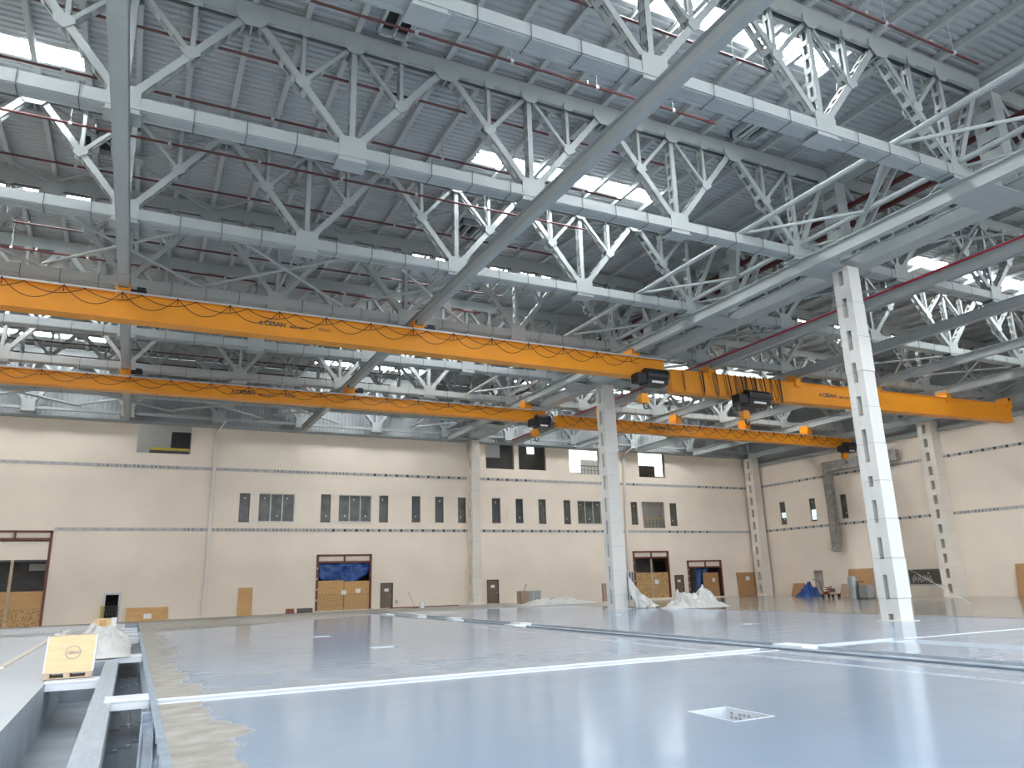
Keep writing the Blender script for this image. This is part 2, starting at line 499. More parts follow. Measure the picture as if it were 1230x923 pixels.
def room(h, depth, m, lit=None, y0=YW + 0.35, p=0.6):
    """the space behind an opening: side walls, ceiling, floor and back"""
    mb = MB(); a, b, c, e = h
    dx = max(0, (h[0] + h[1]) / 2) * (depth + .35) / YW; dz = max(0, (h[2] + h[3]) / 2 - EYE) * (depth + .35) / YW
    a -= p; b += p + dx * .9; e += .25 + dz
    Y0, Y1 = y0, y0 + depth
    mb.quad((a, Y0, c), (a, Y1, c), (a, Y1, e), (a, Y0, e)); mb.quad((b, Y0, c), (b, Y0, e), (b, Y1, e), (b, Y1, c))
    mb.quad((a, Y0, e), (a, Y1, e), (b, Y1, e), (b, Y0, e)); mb.quad((a, Y0, c), (b, Y0, c), (b, Y1, c), (a, Y1, c))
    mb.quad((a, Y1, c), (b, Y1, c), (b, Y1, e), (a, Y1, e))
    r = mb.build('room', m, wall)
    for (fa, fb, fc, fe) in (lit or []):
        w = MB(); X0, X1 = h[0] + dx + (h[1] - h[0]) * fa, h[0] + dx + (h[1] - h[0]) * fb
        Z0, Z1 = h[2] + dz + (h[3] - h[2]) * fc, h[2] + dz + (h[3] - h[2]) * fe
        w.box(X0, X1, Y1 - 0.06, Y1 - 0.02, Z0, Z1); w.build('glow_panel', 'glow_panel', r)  # glowing panel on the back wall, offset along the line of view
    return r


def window(n, h, panes, glass, y=YW, frame='frame_dark', axis='x'):
    f = MB(); a, b, c, e = h; t = 0.05
    def bx(mb, a0, a1, d0, d1, z0, z1):
        if axis == 'x': mb.box(a0, a1, y + d0, y + d1, z0, z1)
        else: mb.box(y + d0, y + d1, a0, a1, z0, z1)
    bx(f, a, a + t, .12, .2, c, e); bx(f, b - t, b, .12, .2, c, e); bx(f, a, b, .12, .2, c, c + t); bx(f, a, b, .12, .2, e - t, e)
    bx(f, a - .03, b + .03, -.03, .12, c - .05, c)
    o = f.build('window_%d' % n, frame); tag(o, kind='structure')
    w = (b - a) / panes
    for i in range(panes):
        p = MB(); bx(p, a + i * w + .02, a + (i + 1) * w - .02, .15, .165, c + t, e - t); p.build('pane', glass, o)
        if i:
            mu = MB(); bx(mu, a + i * w - .04, a + i * w + .04, .1, .2, c, e); mu.build('mullion', 'alu', o)
        s = MB(); sx = a + i * w + w * (0.35 + 0.3 * ((i * 7 + n) % 3) / 3); sz = e - 0.45 if (i + n) % 2 else c + 0.45
        bx(s, sx, sx + .1, .13, .15, sz, sz + .12); s.build('glass_sticker', 'paper', o)
    return o


wn = 1
for i, h in enumerate(N_H):
    window(wn, h, 1, 'glass_black' if i in dark_ix else 'glass_dark'); wn += 1
for h in T_H:
    window(wn, h, 3, 'glass_dark', frame='alu'); wn += 1
# dark space closing everything behind the glazing
room(B_H, 3.5, 'room_white')
room(U_H[0], 4, 'room_white', [(-0.3, -0.06, 0.1, 1.3)], p=1.8)  # unseen glowing panel added left of the opening to brighten this room
hu = (U_H[1][0], U_H[2][1], min(U_H[1][2], U_H[2][2]), max(U_H[1][3], U_H[2][3]))
ru = room(hu, 3.5, 'room_grey', [(0.69, 0.81, 0.66, 0.95)], p=0.3)  # the small panel is a bright window at the back
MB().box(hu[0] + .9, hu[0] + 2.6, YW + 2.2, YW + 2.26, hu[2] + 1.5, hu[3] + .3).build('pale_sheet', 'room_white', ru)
room(U_H[3], 3.5, 'room_white', [(-0.1, 0.34, 0.05, 1.08), (0.34, 1.02, 0.62, 1.08)], p=0.3)  # added glowing panels shaped as the bright left and upper patches
room(U_H[4], 3.5, 'room_brown', [(-0.1, 0.9, 0.45, 1.08), (0.6, 0.9, 0.02, 0.45)], p=0.3)  # added glowing panels in place of the bright upper patch and strip
room(D_H[0], 3, 'void')
room(G_H[0], 6, 'room_grey')
room(G_H[1], 4, 'void')
room(G_H[2], 5, 'room_grey')
room(G_H[3], 5, 'void')

# railings and clutter standing in the raised openings
def railing(h, label, fa, fb, hz, m, curved=False):
    a = h[0] + (h[1] - h[0]) * fa; b = h[0] + (h[1] - h[0]) * fb
    t = thing('railing', label, 'railing', ((a + b) / 2, YW + 0.2, h[2]))
    w = (b - a) / 2
    r = MB(); r.tube([(-w, 0, hz), (w, 0, hz)], .035, 6); r.tube([(-w, 0, hz * .5), (w, 0, hz * .5)], .02, 6); r.build('rail', m, t)
    for i in range(7):
        x_ = -w + 2 * w * i / 6
        p = MB(); p.tube([(x_, 0, 0), (x_, 0, hz)], .022, 6); p.build('baluster', 'frame_dark', t)
    return t


railing(B_H, 'yellow topped guard rail in the tall opening among the mid level windows', 0.02, 0.98, 1.0, 'yellow')
railing(U_H[3], 'dark wire barrier standing in the brightest upper wall opening', 0.3, 0.98, 0.95, 'frame_dark')
hh = U_H[0]
t = thing('lift_platform', 'dark cabin on a yellow edged ledge inside the upper left wall opening', 'platform', (hh[0] + (hh[1] - hh[0]) * .6, YW + .25, hh[2]))
w_ = hh[1] - hh[0]
MB().box(-w_ * .36, w_ * .38, -.1, .9, 0.0, .28).build('ledge', 'frame_dark', t)
MB().box(-w_ * .36, w_ * .38, -.14, -.1, .28, .5).build('kick_rail', 'yellow', t)
MB().box(w_ * .03, w_ * .39, .0, 1.0, .5, 1.9).build('cabin', 'black', t)

# ------------------------------------------------------------------ doors and gates in the far wall
def door(n, h, leaf='door_brown', sign=True):
    a, b, c, e = h
    f = MB(); t = .09
    f.box(a, a + t, YW - .03, YW + .25, c, e); f.box(b - t, b, YW - .03, YW + .25, c, e); f.box(a, b, YW - .03, YW + .25, e - t, e)
    o = f.build('door_%d' % n, 'frame_dark'); tag(o, kind='structure')
    l = MB().box(a + t, b - t, YW + .05, YW + .1, c + .01, e - t).build('door_leaf', leaf, o)
    hd = MB(); hd.tube([(b - t - .12, YW + .0, c + 1.0), (b - t - .24, YW + .0, c + 1.0)], .02, 6); hd.box(b - t - .14, b - t - .1, YW, YW + .05, .97 + c, 1.03 + c); hd.build('door_handle', 'alu', l)
    if sign:
        s = MB(); m = (a + b) / 2; s.box(m - .2, m + .2, YW + .035, YW + .05, e - .75, e - .5); s.build('notice', 'paper', l)
    return o


door(1, D_H[1]); door(2, D_H[2]); door(3, D_H[3])
a, b, c, e = D_H[0]
f = MB(); f.box(a - .1, a + .05, YW - .04, YW + .2, c, e); f.box(b - .05, b + .1, YW - .04, YW + .2, c, e); f.box(a - .1, b + .1, YW - .04, YW + .2, e - .02, e + .12)
o = f.build('door_4', 'alu'); tag(o, kind='structure')
g = MB(); z = c + .15
for i in range(5): g.box(a, b, YW - .08, YW - .04, z + i * .28, z + i * .28 + .06)
for i in range(6): xx = a + (b - a) * i / 5; g.box(xx - .02, xx + .02, YW - .08, YW - .05, c, c + 1.3)
g.build('barrier', 'frame_dark', o)
MB().box(a - .2, a - .02, YW - .18, YW - .06, c - .1, c + 1.4).build('yellow_post', 'yellow', o)


def gate(n, h, transom, mull, brown=True):
    a, b, c, e = h; t = .16
    f = MB(); f.box(a - t, a + .02, YW - .1, YW + .3, c, e + t); f.box(b - .02, b + t, YW - .1, YW + .3, c, e + t)
    f.box(a - t, b + t, YW - .1, YW + .3, e, e + t)
    o = f.build('door_%d' % n, 'frame_brown'); tag(o, kind='structure')
    MB().box(a, b, YW - .06, YW + .2, transom - .09, transom + .09).build('transom', 'frame_brown', o)
    MB().box(mull - .07, mull + .07, YW - .06, YW + .2, transom, e).build('mullion', 'frame_brown', o)
    for p, q in ((a, mull), (mull, b)):
        MB().box(p, q, YW + .05, YW + .1, transom, e).build('infill_panel', 'wall_beige', o)
    for i in range(4):
        MB().box(a - t * .7, a - t * .3, YW - .125, YW - .1, c + .8 + i * (e - c - 1) / 4, c + .95 + i * (e - c - 1) / 4).build('bolt_plate', 'paper', o)
    return o


# gate 5: left, cut by the frame of the photo
h = G_H[0]; zz = lambda x_, y_: onY(x_, y_, YW).z
g5 = gate(5, h, zz(30, 648), zz(0, 0) * 0 + onY(18, 645, YW).x)
zt = zz(30, 673)
MB().box(h[0], h[1], YW + .02, YW + .12, zt, zz(30, 650) - .05).build('lintel_panel', 'wall_beige', g5)
MB().box(h[0], h[1], YW - .04, YW + .12, zt - .16, zt).build('lower_rail', 'frame_dark', g5)
zb = zz(30, 711); xm = onY(10, 712, YW).x
for p, q in ((h[0], xm), (xm, h[1])):
    MB().box(p + .03, q - .03, YW + .02, YW + .08, (zb + h[2]) / 2, zb).build('plywood_board', 'plywood', g5)
    MB().box(p + .03, q - .03, YW + .02, YW + .08, h[2], (zb + h[2]) / 2 - .01).build('board', 'osb', g5)
MB().box(xm - .1, xm + .1, YW - .06, YW + .1, h[2], zt).build('post', 'wood_pale', g5)
s = onY(38, 679, YW); MB().box(s.x - .65, s.x + .65, YW + 5, YW + 5.1, s.z - .3, s.z + .25).build('sign', 'paper', g5)
MB().box(h[0], h[1], YW + 2.8, YW + 2.9, zz(30, 704) , zz(30, 701)).build('beam', 'frame_dark', g5)
# gate 6: blue tarpaulin over boards
h = G_H[1]
g6 = gate(6, h, zz(412, 675.5), onY(414, 670, YW).x)
zb = zz(412, 697.5)
w3 = (h[1] - h[0]) / 2
for i in range(2):
    p, q = h[0] + i * w3, h[0] + (i + 1) * w3
    MB().box(p + .02, q - .02, YW + .0, YW + .06, (zb + h[2]) * .5 + .1, zb - i * .08).build('plywood_board', 'plywood', g6)
    MB().box(p + .02, q - .02, YW + .0, YW + .06, h[2], (zb + h[2]) * .5 + .09).build('board', 'osb', g6)
for q in ((413, 712), (430, 710)):
    s = onY(*q, YW); MB().box(s.x - .22, s.x + .22, YW - .03, YW - .005, s.z - .18, s.z + .18).build('notice', 'paper', g6)


def cloth(name, label, cat, fx, nu, nv, m, thick=0.02):
    mb = MB(); P = [[Vector(fx(i / nu, j / nv)) for j in range(nv + 1)] for i in range(nu + 1)]
    o = len(mb.v)
    for row in P: mb.v += [tuple(p) for p in row]
    for i in range(nu):
        for j in range(nv):
            k = o + i * (nv + 1) + j
            mb.f.append((k, k + nv + 1, k + nv + 2, k + 1)); mb.m.append(0)
    ob = mb.build(name, m, smooth=True)
    md = ob.modifiers.new('thickness', 'SOLIDIFY'); md.thickness = thick
    return tag(ob, label, cat)


zt6 = zz(412, 677)
def tf(u, v):
    x_ = h[0] + .05 + u * (h[1] - h[0] - .1)
    low = zb - .15 + .75 * max(0, (u - .72) / .28) + .5 * max(0, (.12 - u) / .12)
    z_ = zt6 + (low - zt6) * v
    return (x_, YW + .13 + .09 * math.sin(9 * u + 5 * v) + .05 * math.sin(23 * u - 9 * v), z_)
h = G_H[1]
cloth('tarpaulin', 'blue tarpaulin hung over the boarded gate near the middle of the far wall', 'tarpaulin', tf, 24, 10, 'tarp_blue')
# gate 7: boards with a ladder-like post
h = G_H[2]; g7 = gate(7, h, zz(782, 670), onY(782, 666, YW).x)
zb = zz(782, 688); xm = onY(784, 700, YW).x
for p, q in ((h[0], xm), (xm, h[1])): MB().box(p + .02, q - .02, YW + .05, YW + .1, h[2], zb).build('board', 'osb', g7)
MB().box(xm - .08, xm + .08, YW - .02, YW + .1, h[2], zz(782, 672)).build('post', 'wood_pale', g7)
s = onY(789, 699, YW); MB().box(s.x - .25, s.x + .25, YW + .0, YW + .03, s.z - .25, s.z + .2).build('notice', 'paper', g7)
# gate 8: half open, tarp and boards inside
h = G_H[3]; g8 = gate(8, h, zz(846, 681.5), onY(847, 678, YW).x)
b1 = rectY(846, 688, 864.5, 717); b2 = rectY(843.5, 703, 864.5, 717)
MB().box(b1[0], b1[1], YW + .12, YW + .17, h[2], b1[3]).build('plywood_board', 'hardboard', g8)
MB().box(b2[0], b2[1], YW + .0, YW + .06, h[2], b2[3]).build('plywood_board', 'hardboard', g8)
s = onY(858, 697, YW); MB().box(s.x - .2, s.x + .2, YW + .08, YW + .11, s.z - .2, s.z + .2).build('notice', 'paper', g8)
c1 = rectY(839, 682, 856, 715)
cloth('tarpaulin', 'blue tarpaulin hanging inside the open gate beside the far right corner', 'tarpaulin',
      lambda u, v: (c1[0] + u * (c1[1] - c1[0]), YW + .5 + .15 * math.sin(14 * u) + .06 * math.sin(7 * v + 9 * u), c1[3] + v * (c1[2] + .2 - c1[3])), 18, 8, 'tarp_blue')


def board(name, label, l, t_, r, b_, m, lean=.35, z0=-0.15, notice=None, cat='board'):
    q = rectY(l, t_, r, b_); q[2] = min(q[2], q[3] - .3)
    o = MB()
    o.hexa([(q[0], YW - lean - .06, q[2]), (q[1], YW - lean - .06, q[2]), (q[1], YW - lean, q[2]), (q[0], YW - lean, q[2]),
            (q[0], YW - .07, q[3]), (q[1], YW - .07, q[3]), (q[1], YW - .01, q[3]), (q[0], YW - .01, q[3])])
    o = o.build(name, m); tag(o, label, cat)
    if notice:
        s = onY(*notice, YW); MB().box(s.x - .28, s.x + .28, YW - lean * .6 - .11, YW - lean * .6 - .06, s.z - .22, s.z + .22).build('notice', 'paper', o)
    return o


board('plywood_sheet', 'wide low plywood sheet leaning on the far wall beside the dark doorway', 151, 730, 201.5, 748, 'plywood', notice=(177, 741))
board('plywood_sheet', 'tall narrow plywood sheet against the far wall next to the slim grey post', 285.5, 706.5, 302.5, 742.5, 'plywood', .15)
board('plywood_sheet', 'brown upright sheet with a paper note beside the far corner column', 885.5, 687.8, 907, 715.9, 'hardboard', .2, notice=(896.5, 695))

# ------------------------------------------------------------------ the setting: right wall
RH = []
def rectX(l, t_, r, b_, x_=XR):
    tl, br, bl, tr = onX(l, t_, x_), onX(r, b_, x_), onX(l, b_, x_), onX(r, t_, x_)
    return [(br.y + tr.y) / 2, (tl.y + bl.y) / 2, (bl.z + br.z) / 2, (tl.z + tr.z) / 2]
R_N = [tuple(rectX(937.5, 603.2, 944, 630)), tuple(rectX(973, 598.8, 980, 626)), tuple(rectX(1010, 594, 1017.5, 622.6))]
R_P = tuple(rectX(1090.6, 683.8, 1136.4, 702.6))
R_D = tuple([*rectX(979, 685.5, 989.5, 714)[:2], -0.33, rectX(979, 685.5, 989.5, 714)[3]])
PR = lambda a, b, d: (XR + d, a, b)
rw = MB()
WTR = 14.62
holed(rw, -3, YW + .4, WB, WTR, [*R_N, R_P, R_D], PR, 0)
wr = rw.build('wall_right', 'wall_beige'); tag(wr, kind='structure')
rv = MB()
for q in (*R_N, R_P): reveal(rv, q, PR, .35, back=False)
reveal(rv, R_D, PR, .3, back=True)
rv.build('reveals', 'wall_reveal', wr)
window(wn, R_N[0], 1, 'glass_dark', y=XR, axis='y'); w1_ = wn; wn += 1
window(wn, R_N[1], 1, 'glass_dark', y=XR, axis='y'); wn += 1
window(wn, R_N[2], 1, 'glass_dark', y=XR, axis='y'); wn += 1
window(wn, R_P, 1, 'glass_dark', y=XR, axis='y', frame='alu'); wn += 1
# daylight showing through the lower panes of two slit windows
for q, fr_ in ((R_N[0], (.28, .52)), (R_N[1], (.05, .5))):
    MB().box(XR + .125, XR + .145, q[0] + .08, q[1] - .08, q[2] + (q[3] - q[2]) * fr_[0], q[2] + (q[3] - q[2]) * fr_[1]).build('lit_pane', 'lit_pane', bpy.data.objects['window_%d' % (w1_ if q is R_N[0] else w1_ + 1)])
mk = MB()
for i in range(16):
    yy = R_P[0] + (R_P[1] - R_P[0]) * (0.38 + .55 * ((i * 37) % 16) / 16)
    za = R_P[2] + .15 + .3 * ((i * 7) % 5) / 5
    mk.box(XR + .13, XR + .14, yy, yy + .035, za, min(R_P[3] - .1, za + .35 + .35 * ((i * 11) % 4) / 4))
mk.build('chalk_marks', 'paper', bpy.data.objects['window_%d' % (wn - 1)])
band(S1 + 0.05, -3, YW - .4, 'y', XR).build('printed_band', ['band_grey', 'print_dark', 'print_grey'], wr)
band(S2, -3, YW - .4, 'y', XR).build('printed_band', ['band_grey', 'print_dark', 'print_grey'], wr)
up = MB(); up.quad((XR + .05, -3, WTR - .1), (XR + .05, YW, WTR - .1), (XR + .05, YW, ROOF), (XR + .05, -3, ROOF)); up.build('cladding', 'cladding', wr)
WT2 = onX(1080, 537, XR).z
lb = MB(); lb.box(XR - .3, XR, -3, YW - .5, WTR - .35, WTR - .02); lb.box(XR - .38, XR, -3, YW - .5, WTR - .04, WTR + .04); lb.build('top_ledge', 'steel', wr)
# left wall, outside the picture: closes the hall
lw = MB(); lw.quad((XL, -3, WB), (XL, YW, WB), (XL, YW, ROOF), (XL, -3, ROOF)); tag(lw.build('wall_left', 'wall_beige'), kind='structure')

# ------------------------------------------------------------------ the setting: roof sheets, purlins, skylights
SKY = []
for yc in (5.6, 17.0, 28.55, 40.0, 51.45, 64.6):
    for x0, x1 in ((-14.0, -3.45), (12.75, 22.75), (43.0, 55.2)):
        SKY.append((x0, x1, yc - .45, yc + .45))
SKY += [(30.6, 40.6, 51.0, 51.9), (30.6, 38.5, 64.1, 65.0)]
purl_x = [-25.6 + 1.725 * i for i in range(31)] + [28.8 + 1.91 * i for i in range(20)]
ceil = empty('ceiling'); tag(ceil, kind='structure')
YB = [-1, 7.5, 15.1, 22.7, 30.3, 37.8, 45.4, 53.0, 60.5, YW]
XBANDS = [XL, -12.5, 1.2, 15.0, 28.8, 41.0, 53.2, XR]
PITCH = 0.3
def prof(n):            # trapezoidal rib profile: list of (y, z)
    pts = []
    for k in range(n):
        y = k * PITCH
        pts += [(y, 0), (y + .13, 0), (y + .17, .07), (y + .26, .07)]
    pts.append((n * PITCH, 0))
    return pts
for a, b in zip(YB, YB[1:]):
    n = max(1, round((b - a) / PITCH)); sc_ = (b - a) / (n * PITCH)
    pts = [(a + y * sc_, ROOF + z) for y, z in prof(n)]
    for x0, x1 in zip(XBANDS, XBANDS[1:]):
        mb = MB()
        for (ya, za), (yb, zb_) in zip(pts, pts[1:]):
            ym = (ya + yb) / 2
            segs = [(x0, x1)]
            for s0, s1, sy0, sy1 in SKY:
                if sy0 < ym < sy1:
                    new = []
                    for p, q in segs:
                        if s1 <= p or s0 >= q: new.append((p, q)); continue
                        if s0 > p: new.append((p, s0))
                        if s1 < q: new.append((s1, q))
                    segs = new
            for p, q in segs: mb.quad((p, ya, za), (q, ya, za), (q, yb, zb_), (p, yb, zb_))
        mb.build('roof_panel', 'roof_sheet', ceil)
for s0, s1, a, b in SKY:
    MB().box(s0 - .1, s1 + .1, a - .12, b + .12, ROOF + .06, ROOF + .08).build('skylight', 'skylight_sheet', ceil)
pm = {}
for x in purl_x:
    if 'p' not in pm:
        mb = MB(); mb.box(-.1, .1, -1, YW, -.3, -.285); mb.box(-.1, .1, -1, YW, -.02, 0); mb.box(-.012, .012, -1, YW, -.285, -.02)
        pm['p'] = mb.mesh('purlin', 'purlin_paint')
    put('purlin', pm['p'], ceil, (x, 0, ROOF - .01))
# smoke vents under the roof sheets
def vent(x, y, sx=1.2, sy=1.6):
    mb = MB()
    for q in ((-sx / 2, sx / 2, -sy / 2, -sy / 2 + .1), (-sx / 2, sx / 2, sy / 2 - .1, sy / 2), (-sx / 2, -sx / 2 + .1, -sy / 2, sy / 2), (sx / 2 - .1, sx / 2, -sy / 2, sy / 2), (-.04, .04, -sy / 2, sy / 2)):
        mb.box(*q, -.35, 0)
    o = mb.build('vent_frame', 'steel_dark', ceil, loc=(x, y, ROOF))
    MB().box(-sx / 2, sx / 2, -sy / 2, sy / 2, -.06, -.03).build('vent_flap', 'void', o)
for u, v in ((480, 25), (905, 155), (118, 172), (560, 275)):
    p = onZ(u, v, ROOF - .2); vent(p.x, p.y)

# ------------------------------------------------------------------ roof trusses
ZB0, ZB1 = 15.92, 16.40          # bottom chord
ZT0, ZT1 = 20.30, 20.93          # top chord
ZC = 16.15
ORD = ['nearest', 'second', 'third', 'fourth', 'fifth', 'sixth', 'seventh', 'last']


def member(p, q, w, g, step=.5, t=.05):
    """built-up strut in the truss plane: two channels held apart by batten plates"""
    mb = MB(); p, q = Vector((p[0], 0, p[1])), Vector((q[0], 0, q[1]))
    d = q - p; L = d.length; d /= L; n = Vector((-d.z, 0, d.x))
    if n.z > 0: n = -n
    for s in (-1, 1):
        c = Vector((0, s * (g - t / 2), 0))
        mb.bar(p + c, q + c, n * (w / 2), (0, t / 2, 0))
        for e in (-1, 1):
            c2 = Vector((0, s * (g - .05), 0)) + n * (e * (w / 2 - .008))
            mb.bar(p + c2, q + c2, n * .008, (0, .05, 0))
    k = max(2, int((L - .5) / step)); 
    for i in range(k):
        m = p + d * (0.35 + (L - .7) * i / (k - 1))
        for e in (-1, 1):
            c2 = n * (e * (w / 2 + .002))
            mb.bar(m + c2 - d * .1, m + c2 + d * .1, n * .008, (0, g - .01, 0))
    return mb


def truss_meshes(nodes, end_x, start_x, key):
    """list of (part name, mesh) for one truss type in coordinates relative to (0,0,0)"""
    out = []
    add = lambda nm, mb, m='steel': out.append((nm, mb.mesh(nm, m)))
    x0, x1 = start_x, end_x
    ch = MB()
    for s in (-1, 1):
        y0, y1 = (s * .27, s * .22) if s < 0 else (.22, .27)
        ch.box(x0, x1, min(y0, y1), max(y0, y1), ZB0 + .1, ZB1)
        a, b = (-.33, -.20) if s < 0 else (.20, .33)
        ch.box(x0, x1, a, b, ZB0 + .03, ZB0 + .1)
        a, b = (-.27, -.12) if s < 0 else (.12, .27)
        ch.box(x0, x1, a, b, ZB1 - .03, ZB1)
        ch.box(x0, x1, a, b, ZB0, ZB0 + .03)
    ch.box(x0, x1, -.12, .12, ZB0 + .02, ZB0 + .04)
    add('bottom_chord', ch)
    bt = MB(); x = x0 + .4
    while x < x1 - .2:
        bt.box(x, x + .3, -.24, .24, ZB1, ZB1 + .012); x += .75
    add('batten_plates', bt)
    sp = MB(); x = x0 + .9
    while x < x1 - .3:
        if min(abs(x - n_) for n_ in nodes) > .55:
            sp.box(x, x + .03, -.345, -.335, ZB0 - .03, ZB1 + .02); sp.box(x, x + .03, .335, .345, ZB0 - .03, ZB1 + .02)
            sp.box(x, x + .03, -.345, .345, ZB0 - .04, ZB0 - .03)
        x += 1.55
    add('cable_straps', sp, 'strap_dark')
    tc = MB()
    for s in (-1, 1):
        a, b = (-.24, -.19) if s < 0 else (.19, .24)
        tc.box(x0, x1, a, b, ZT0 + .05, ZT1)
        a, b = (-.24, -.1) if s < 0 else (.1, .24)
        tc.box(x0, x1, a, b, ZT0 + .03, ZT0 + .07); tc.box(x0, x1, a, b, ZT1 - .02, ZT1 + .02)
    tc.box(x0, x1, -.19, .19, ZT1 - .03, ZT1)
    add('top_chord', tc)
    def gus(x, z0, z1, w, cut):
        mb = MB()
        for s in (-1, 1):
            a, b = (-.30, -.27) if s < 0 else (.27, .30)
            if cut: mb.prism([(x - w, z1), (x - w, z1 - .28), (x - w * .45, z0), (x + w * .45, z0), (x + w, z1 - .28), (x + w, z1)], a, b)
            else: mb.prism([(x - w, z0), (x + w, z0), (x + w, z1 - .12), (x + w * .8, z1), (x - w * .8, z1), (x - w, z1 - .12)], a, b)
        mb.box(x - .03, x + .03, -.28, .28, z0 + .08, z0 + .14)
        return mb
    seq = nodes
    for i, n_ in enumerate(seq):
        g_ = gus(n_, ZB0 - .12, ZB1 + .32, .46, False); g_.box(n_ - .52, n_ + .52, -.36, .36, ZB0 - .16, ZB0 - .12)
        add('gusset_plate', g_)
        add('vertical', member((n_, ZB1 + .1), (n_, ZT0 + .2), .2, .17))
        add('gusset_plate', gus(n_, ZT0 - .24, ZT0 + .22, .36, True))
    ends = [(n_, seq[i + 1], True) for i, n_ in enumerate(seq[:-1])]
    for a, b, _ in ends:
        m = (a + b) / 2; q1 = (a + m) / 2; q3 = (m + b) / 2
        zm = (ZB1 + ZT0) / 2 + .1
        add('diagonal', member((a + .2, ZB1 + .1), (m - .15, ZT0 + .1), .24, .20))
        add('diagonal', member((b - .2, ZB1 + .1), (m + .15, ZT0 + .1), .24, .20))
        add('gusset_plate', gus(m, ZT0 - .3, ZT0 + .3, .55, True))
        for qx, ax in ((q1, a), (q3, b)):
            add('hanger', member((qx, zm + .1), (qx, ZT0 + .1), .15, .15))
            add('strut', member((qx, zm), (ax + (.1 if qx > ax else -.1), ZT0 + .05), .15, .15))
            mb = MB()
            for s in (-1, 1):
                u, v = (-.245, -.225) if s < 0 else (.225, .245)
                mb.prism([(qx - .26, zm - .1), (qx - .05, zm - .28), (qx + .26, zm - .05), (qx + .2, zm + .2), (qx - .2, zm + .2)], u, v)
            mb.box(qx - .02, qx + .02, -.23, .23, zm - .06, zm)
            add('gusset_plate', mb)
            add('gusset_plate', gus(qx, ZT0 - .12, ZT0 + .2, .2, True))
    return out


LN = [-1.5 + 6.9 * i for i in range(-2, 5)]           # left bay nodes
RN = [32.9 + 7.62 * i for i in range(5)]               # right bay nodes
TY = [15.1, 22.7, 30.3, 37.8, 45.4, 53.0, 60.5, 67.3]
left_m = truss_meshes(LN, 28.6, -17.5, 'l')
left_m.append(('diagonal', member((26.3, ZB1 + .1), (28.3, ZT0 + .1), .24, .2).mesh('diagonal', 'steel')))
right_m = truss_meshes(RN, XR - .1, 29.6, 'r')
right_m.append(('diagonal', member((32.7, ZB1 + .1), (29.8, ZT0 + .1), .24, .2).mesh('diagonal', 'steel')))
def slim(lst, x0, x1):
    out = []
    for nm, me in lst:
        if nm in ('cable_straps', 'batten_plates'): continue
        if nm == 'bottom_chord':
            mb = MB(); mb.box(x0, x1, -.14, .14, 15.98, 16.02); mb.box(x0, x1, -.14, -.1, 16.02, 16.2); mb.box(x0, x1, .1, .14, 16.02, 16.2); me = mb.mesh(nm, 'steel')
        out.append((nm, me))
    return out
wall_m = {'l': slim(left_m, -17.5, 28.6), 'r': slim(right_m, 29.6, XR - .1)}
for bay, meshes, word in (('l', left_m, 'left'), ('r', right_m, 'right')):
    for j, y in enumerate(TY):
        place = ORD[j] if j < 7 else 'last'
        side = 'over the near left hall' if bay == 'l' else 'beyond the white columns over the right hall'
        if j == 7: lab = 'pale grey roof truss against the far wall, %s' % side
        else: lab = '%s pale grey steel roof truss %s' % (('nearest' if j == 0 else ORD[j] + ' nearest'), side)
        t = thing('roof_truss', lab, 'truss', (0, y, 0), 'roof trusses of the %s hall' % word)
        for nm, me in (wall_m[bay] if j == 7 else meshes):
            o = put(nm, me, t)
            if nm in ('cable_straps', 'batten_plates'): o['kind'] = 'stuff'

# ------------------------------------------------------------------ lengthwise girder on the column tops
gx = 29.15
t = thing('column_girder', 'deep lengthwise lattice girder resting on the white column tops', 'girder', (gx, 0, 0))
mb = MB(); mb.box(-.42, .42, 5, YW - .2, 15.62, 15.68); mb.box(-.36, -.28, 5, YW - .2, 15.68, 16.25); mb.box(.28, .36, 5, YW - .2, 15.68, 16.25)
mb.box(-.42, .42, 5, YW - .2, 16.2, 16.26); mb.build('bottom_chord', 'steel', t)
mb = MB(); mb.box(-.35, .35, 5, YW - .2, 20.3, 20.36); mb.box(-.3, -.22, 5, YW - .2, 20.36, 20.9); mb.box(.22, .3, 5, YW - .2, 20.36, 20.9); mb.build('top_chord', 'steel', t)
dm = {}
for j, y in enumerate([7.5] + TY):
    p = MB(); p.box(-.36, -.31, y - .75, y + .75, 16.2, 17.4); p.box(.31, .36, y - .75, y + .75, 16.2, 17.4); p.build('gusset_plate', 'steel', t)
    MB().box(-2.5, -.43, y - .8, y + .8, 15.62, 15.66).build('connection_plate', 'steel', t)
    p = MB()
    for s in (-1, 1): p.box(-.3, .3, y + s * .4 - .05, y + s * .4 + .05, 16.25, 20.5)
    for k in range(5): p.box(-.31, -.29, y - .4, y + .4, 16.6 + k * .85, 17.05 + k * .85)
    p.build('post', 'steel', t)
ally = [7.5] + TY
for y0, y1 in zip(ally, ally[1:]):
    ym = (y0 + y1) / 2
    for a in (y0 + .4, y1 - .4):
        p = MB(); s = 1 if ym > a else -1
        for xx in (-.25, .25):
            p.bar((xx, a, 16.6), (xx, ym - s * .1, 20.2), (.05, 0, 0), (0, .12, -.09 * s))
        for k in range(6):
            f_ = (k + .5) / 6; p.box(-.26, .26, a + (ym - a) * f_ - .1, a + (ym - a) * f_ + .1, 16.6 + 3.6 * f_ - .02, 16.6 + 3.6 * f_ + .02)
        p.build('diagonal', 'steel', t)
    p = MB(); p.box(-.33, -.29, ym - .7, ym + .7, 19.75, 20.5); p.box(.29, .33, ym - .7, ym + .7, 19.75, 20.5); p.build('gusset_plate', 'steel', t)

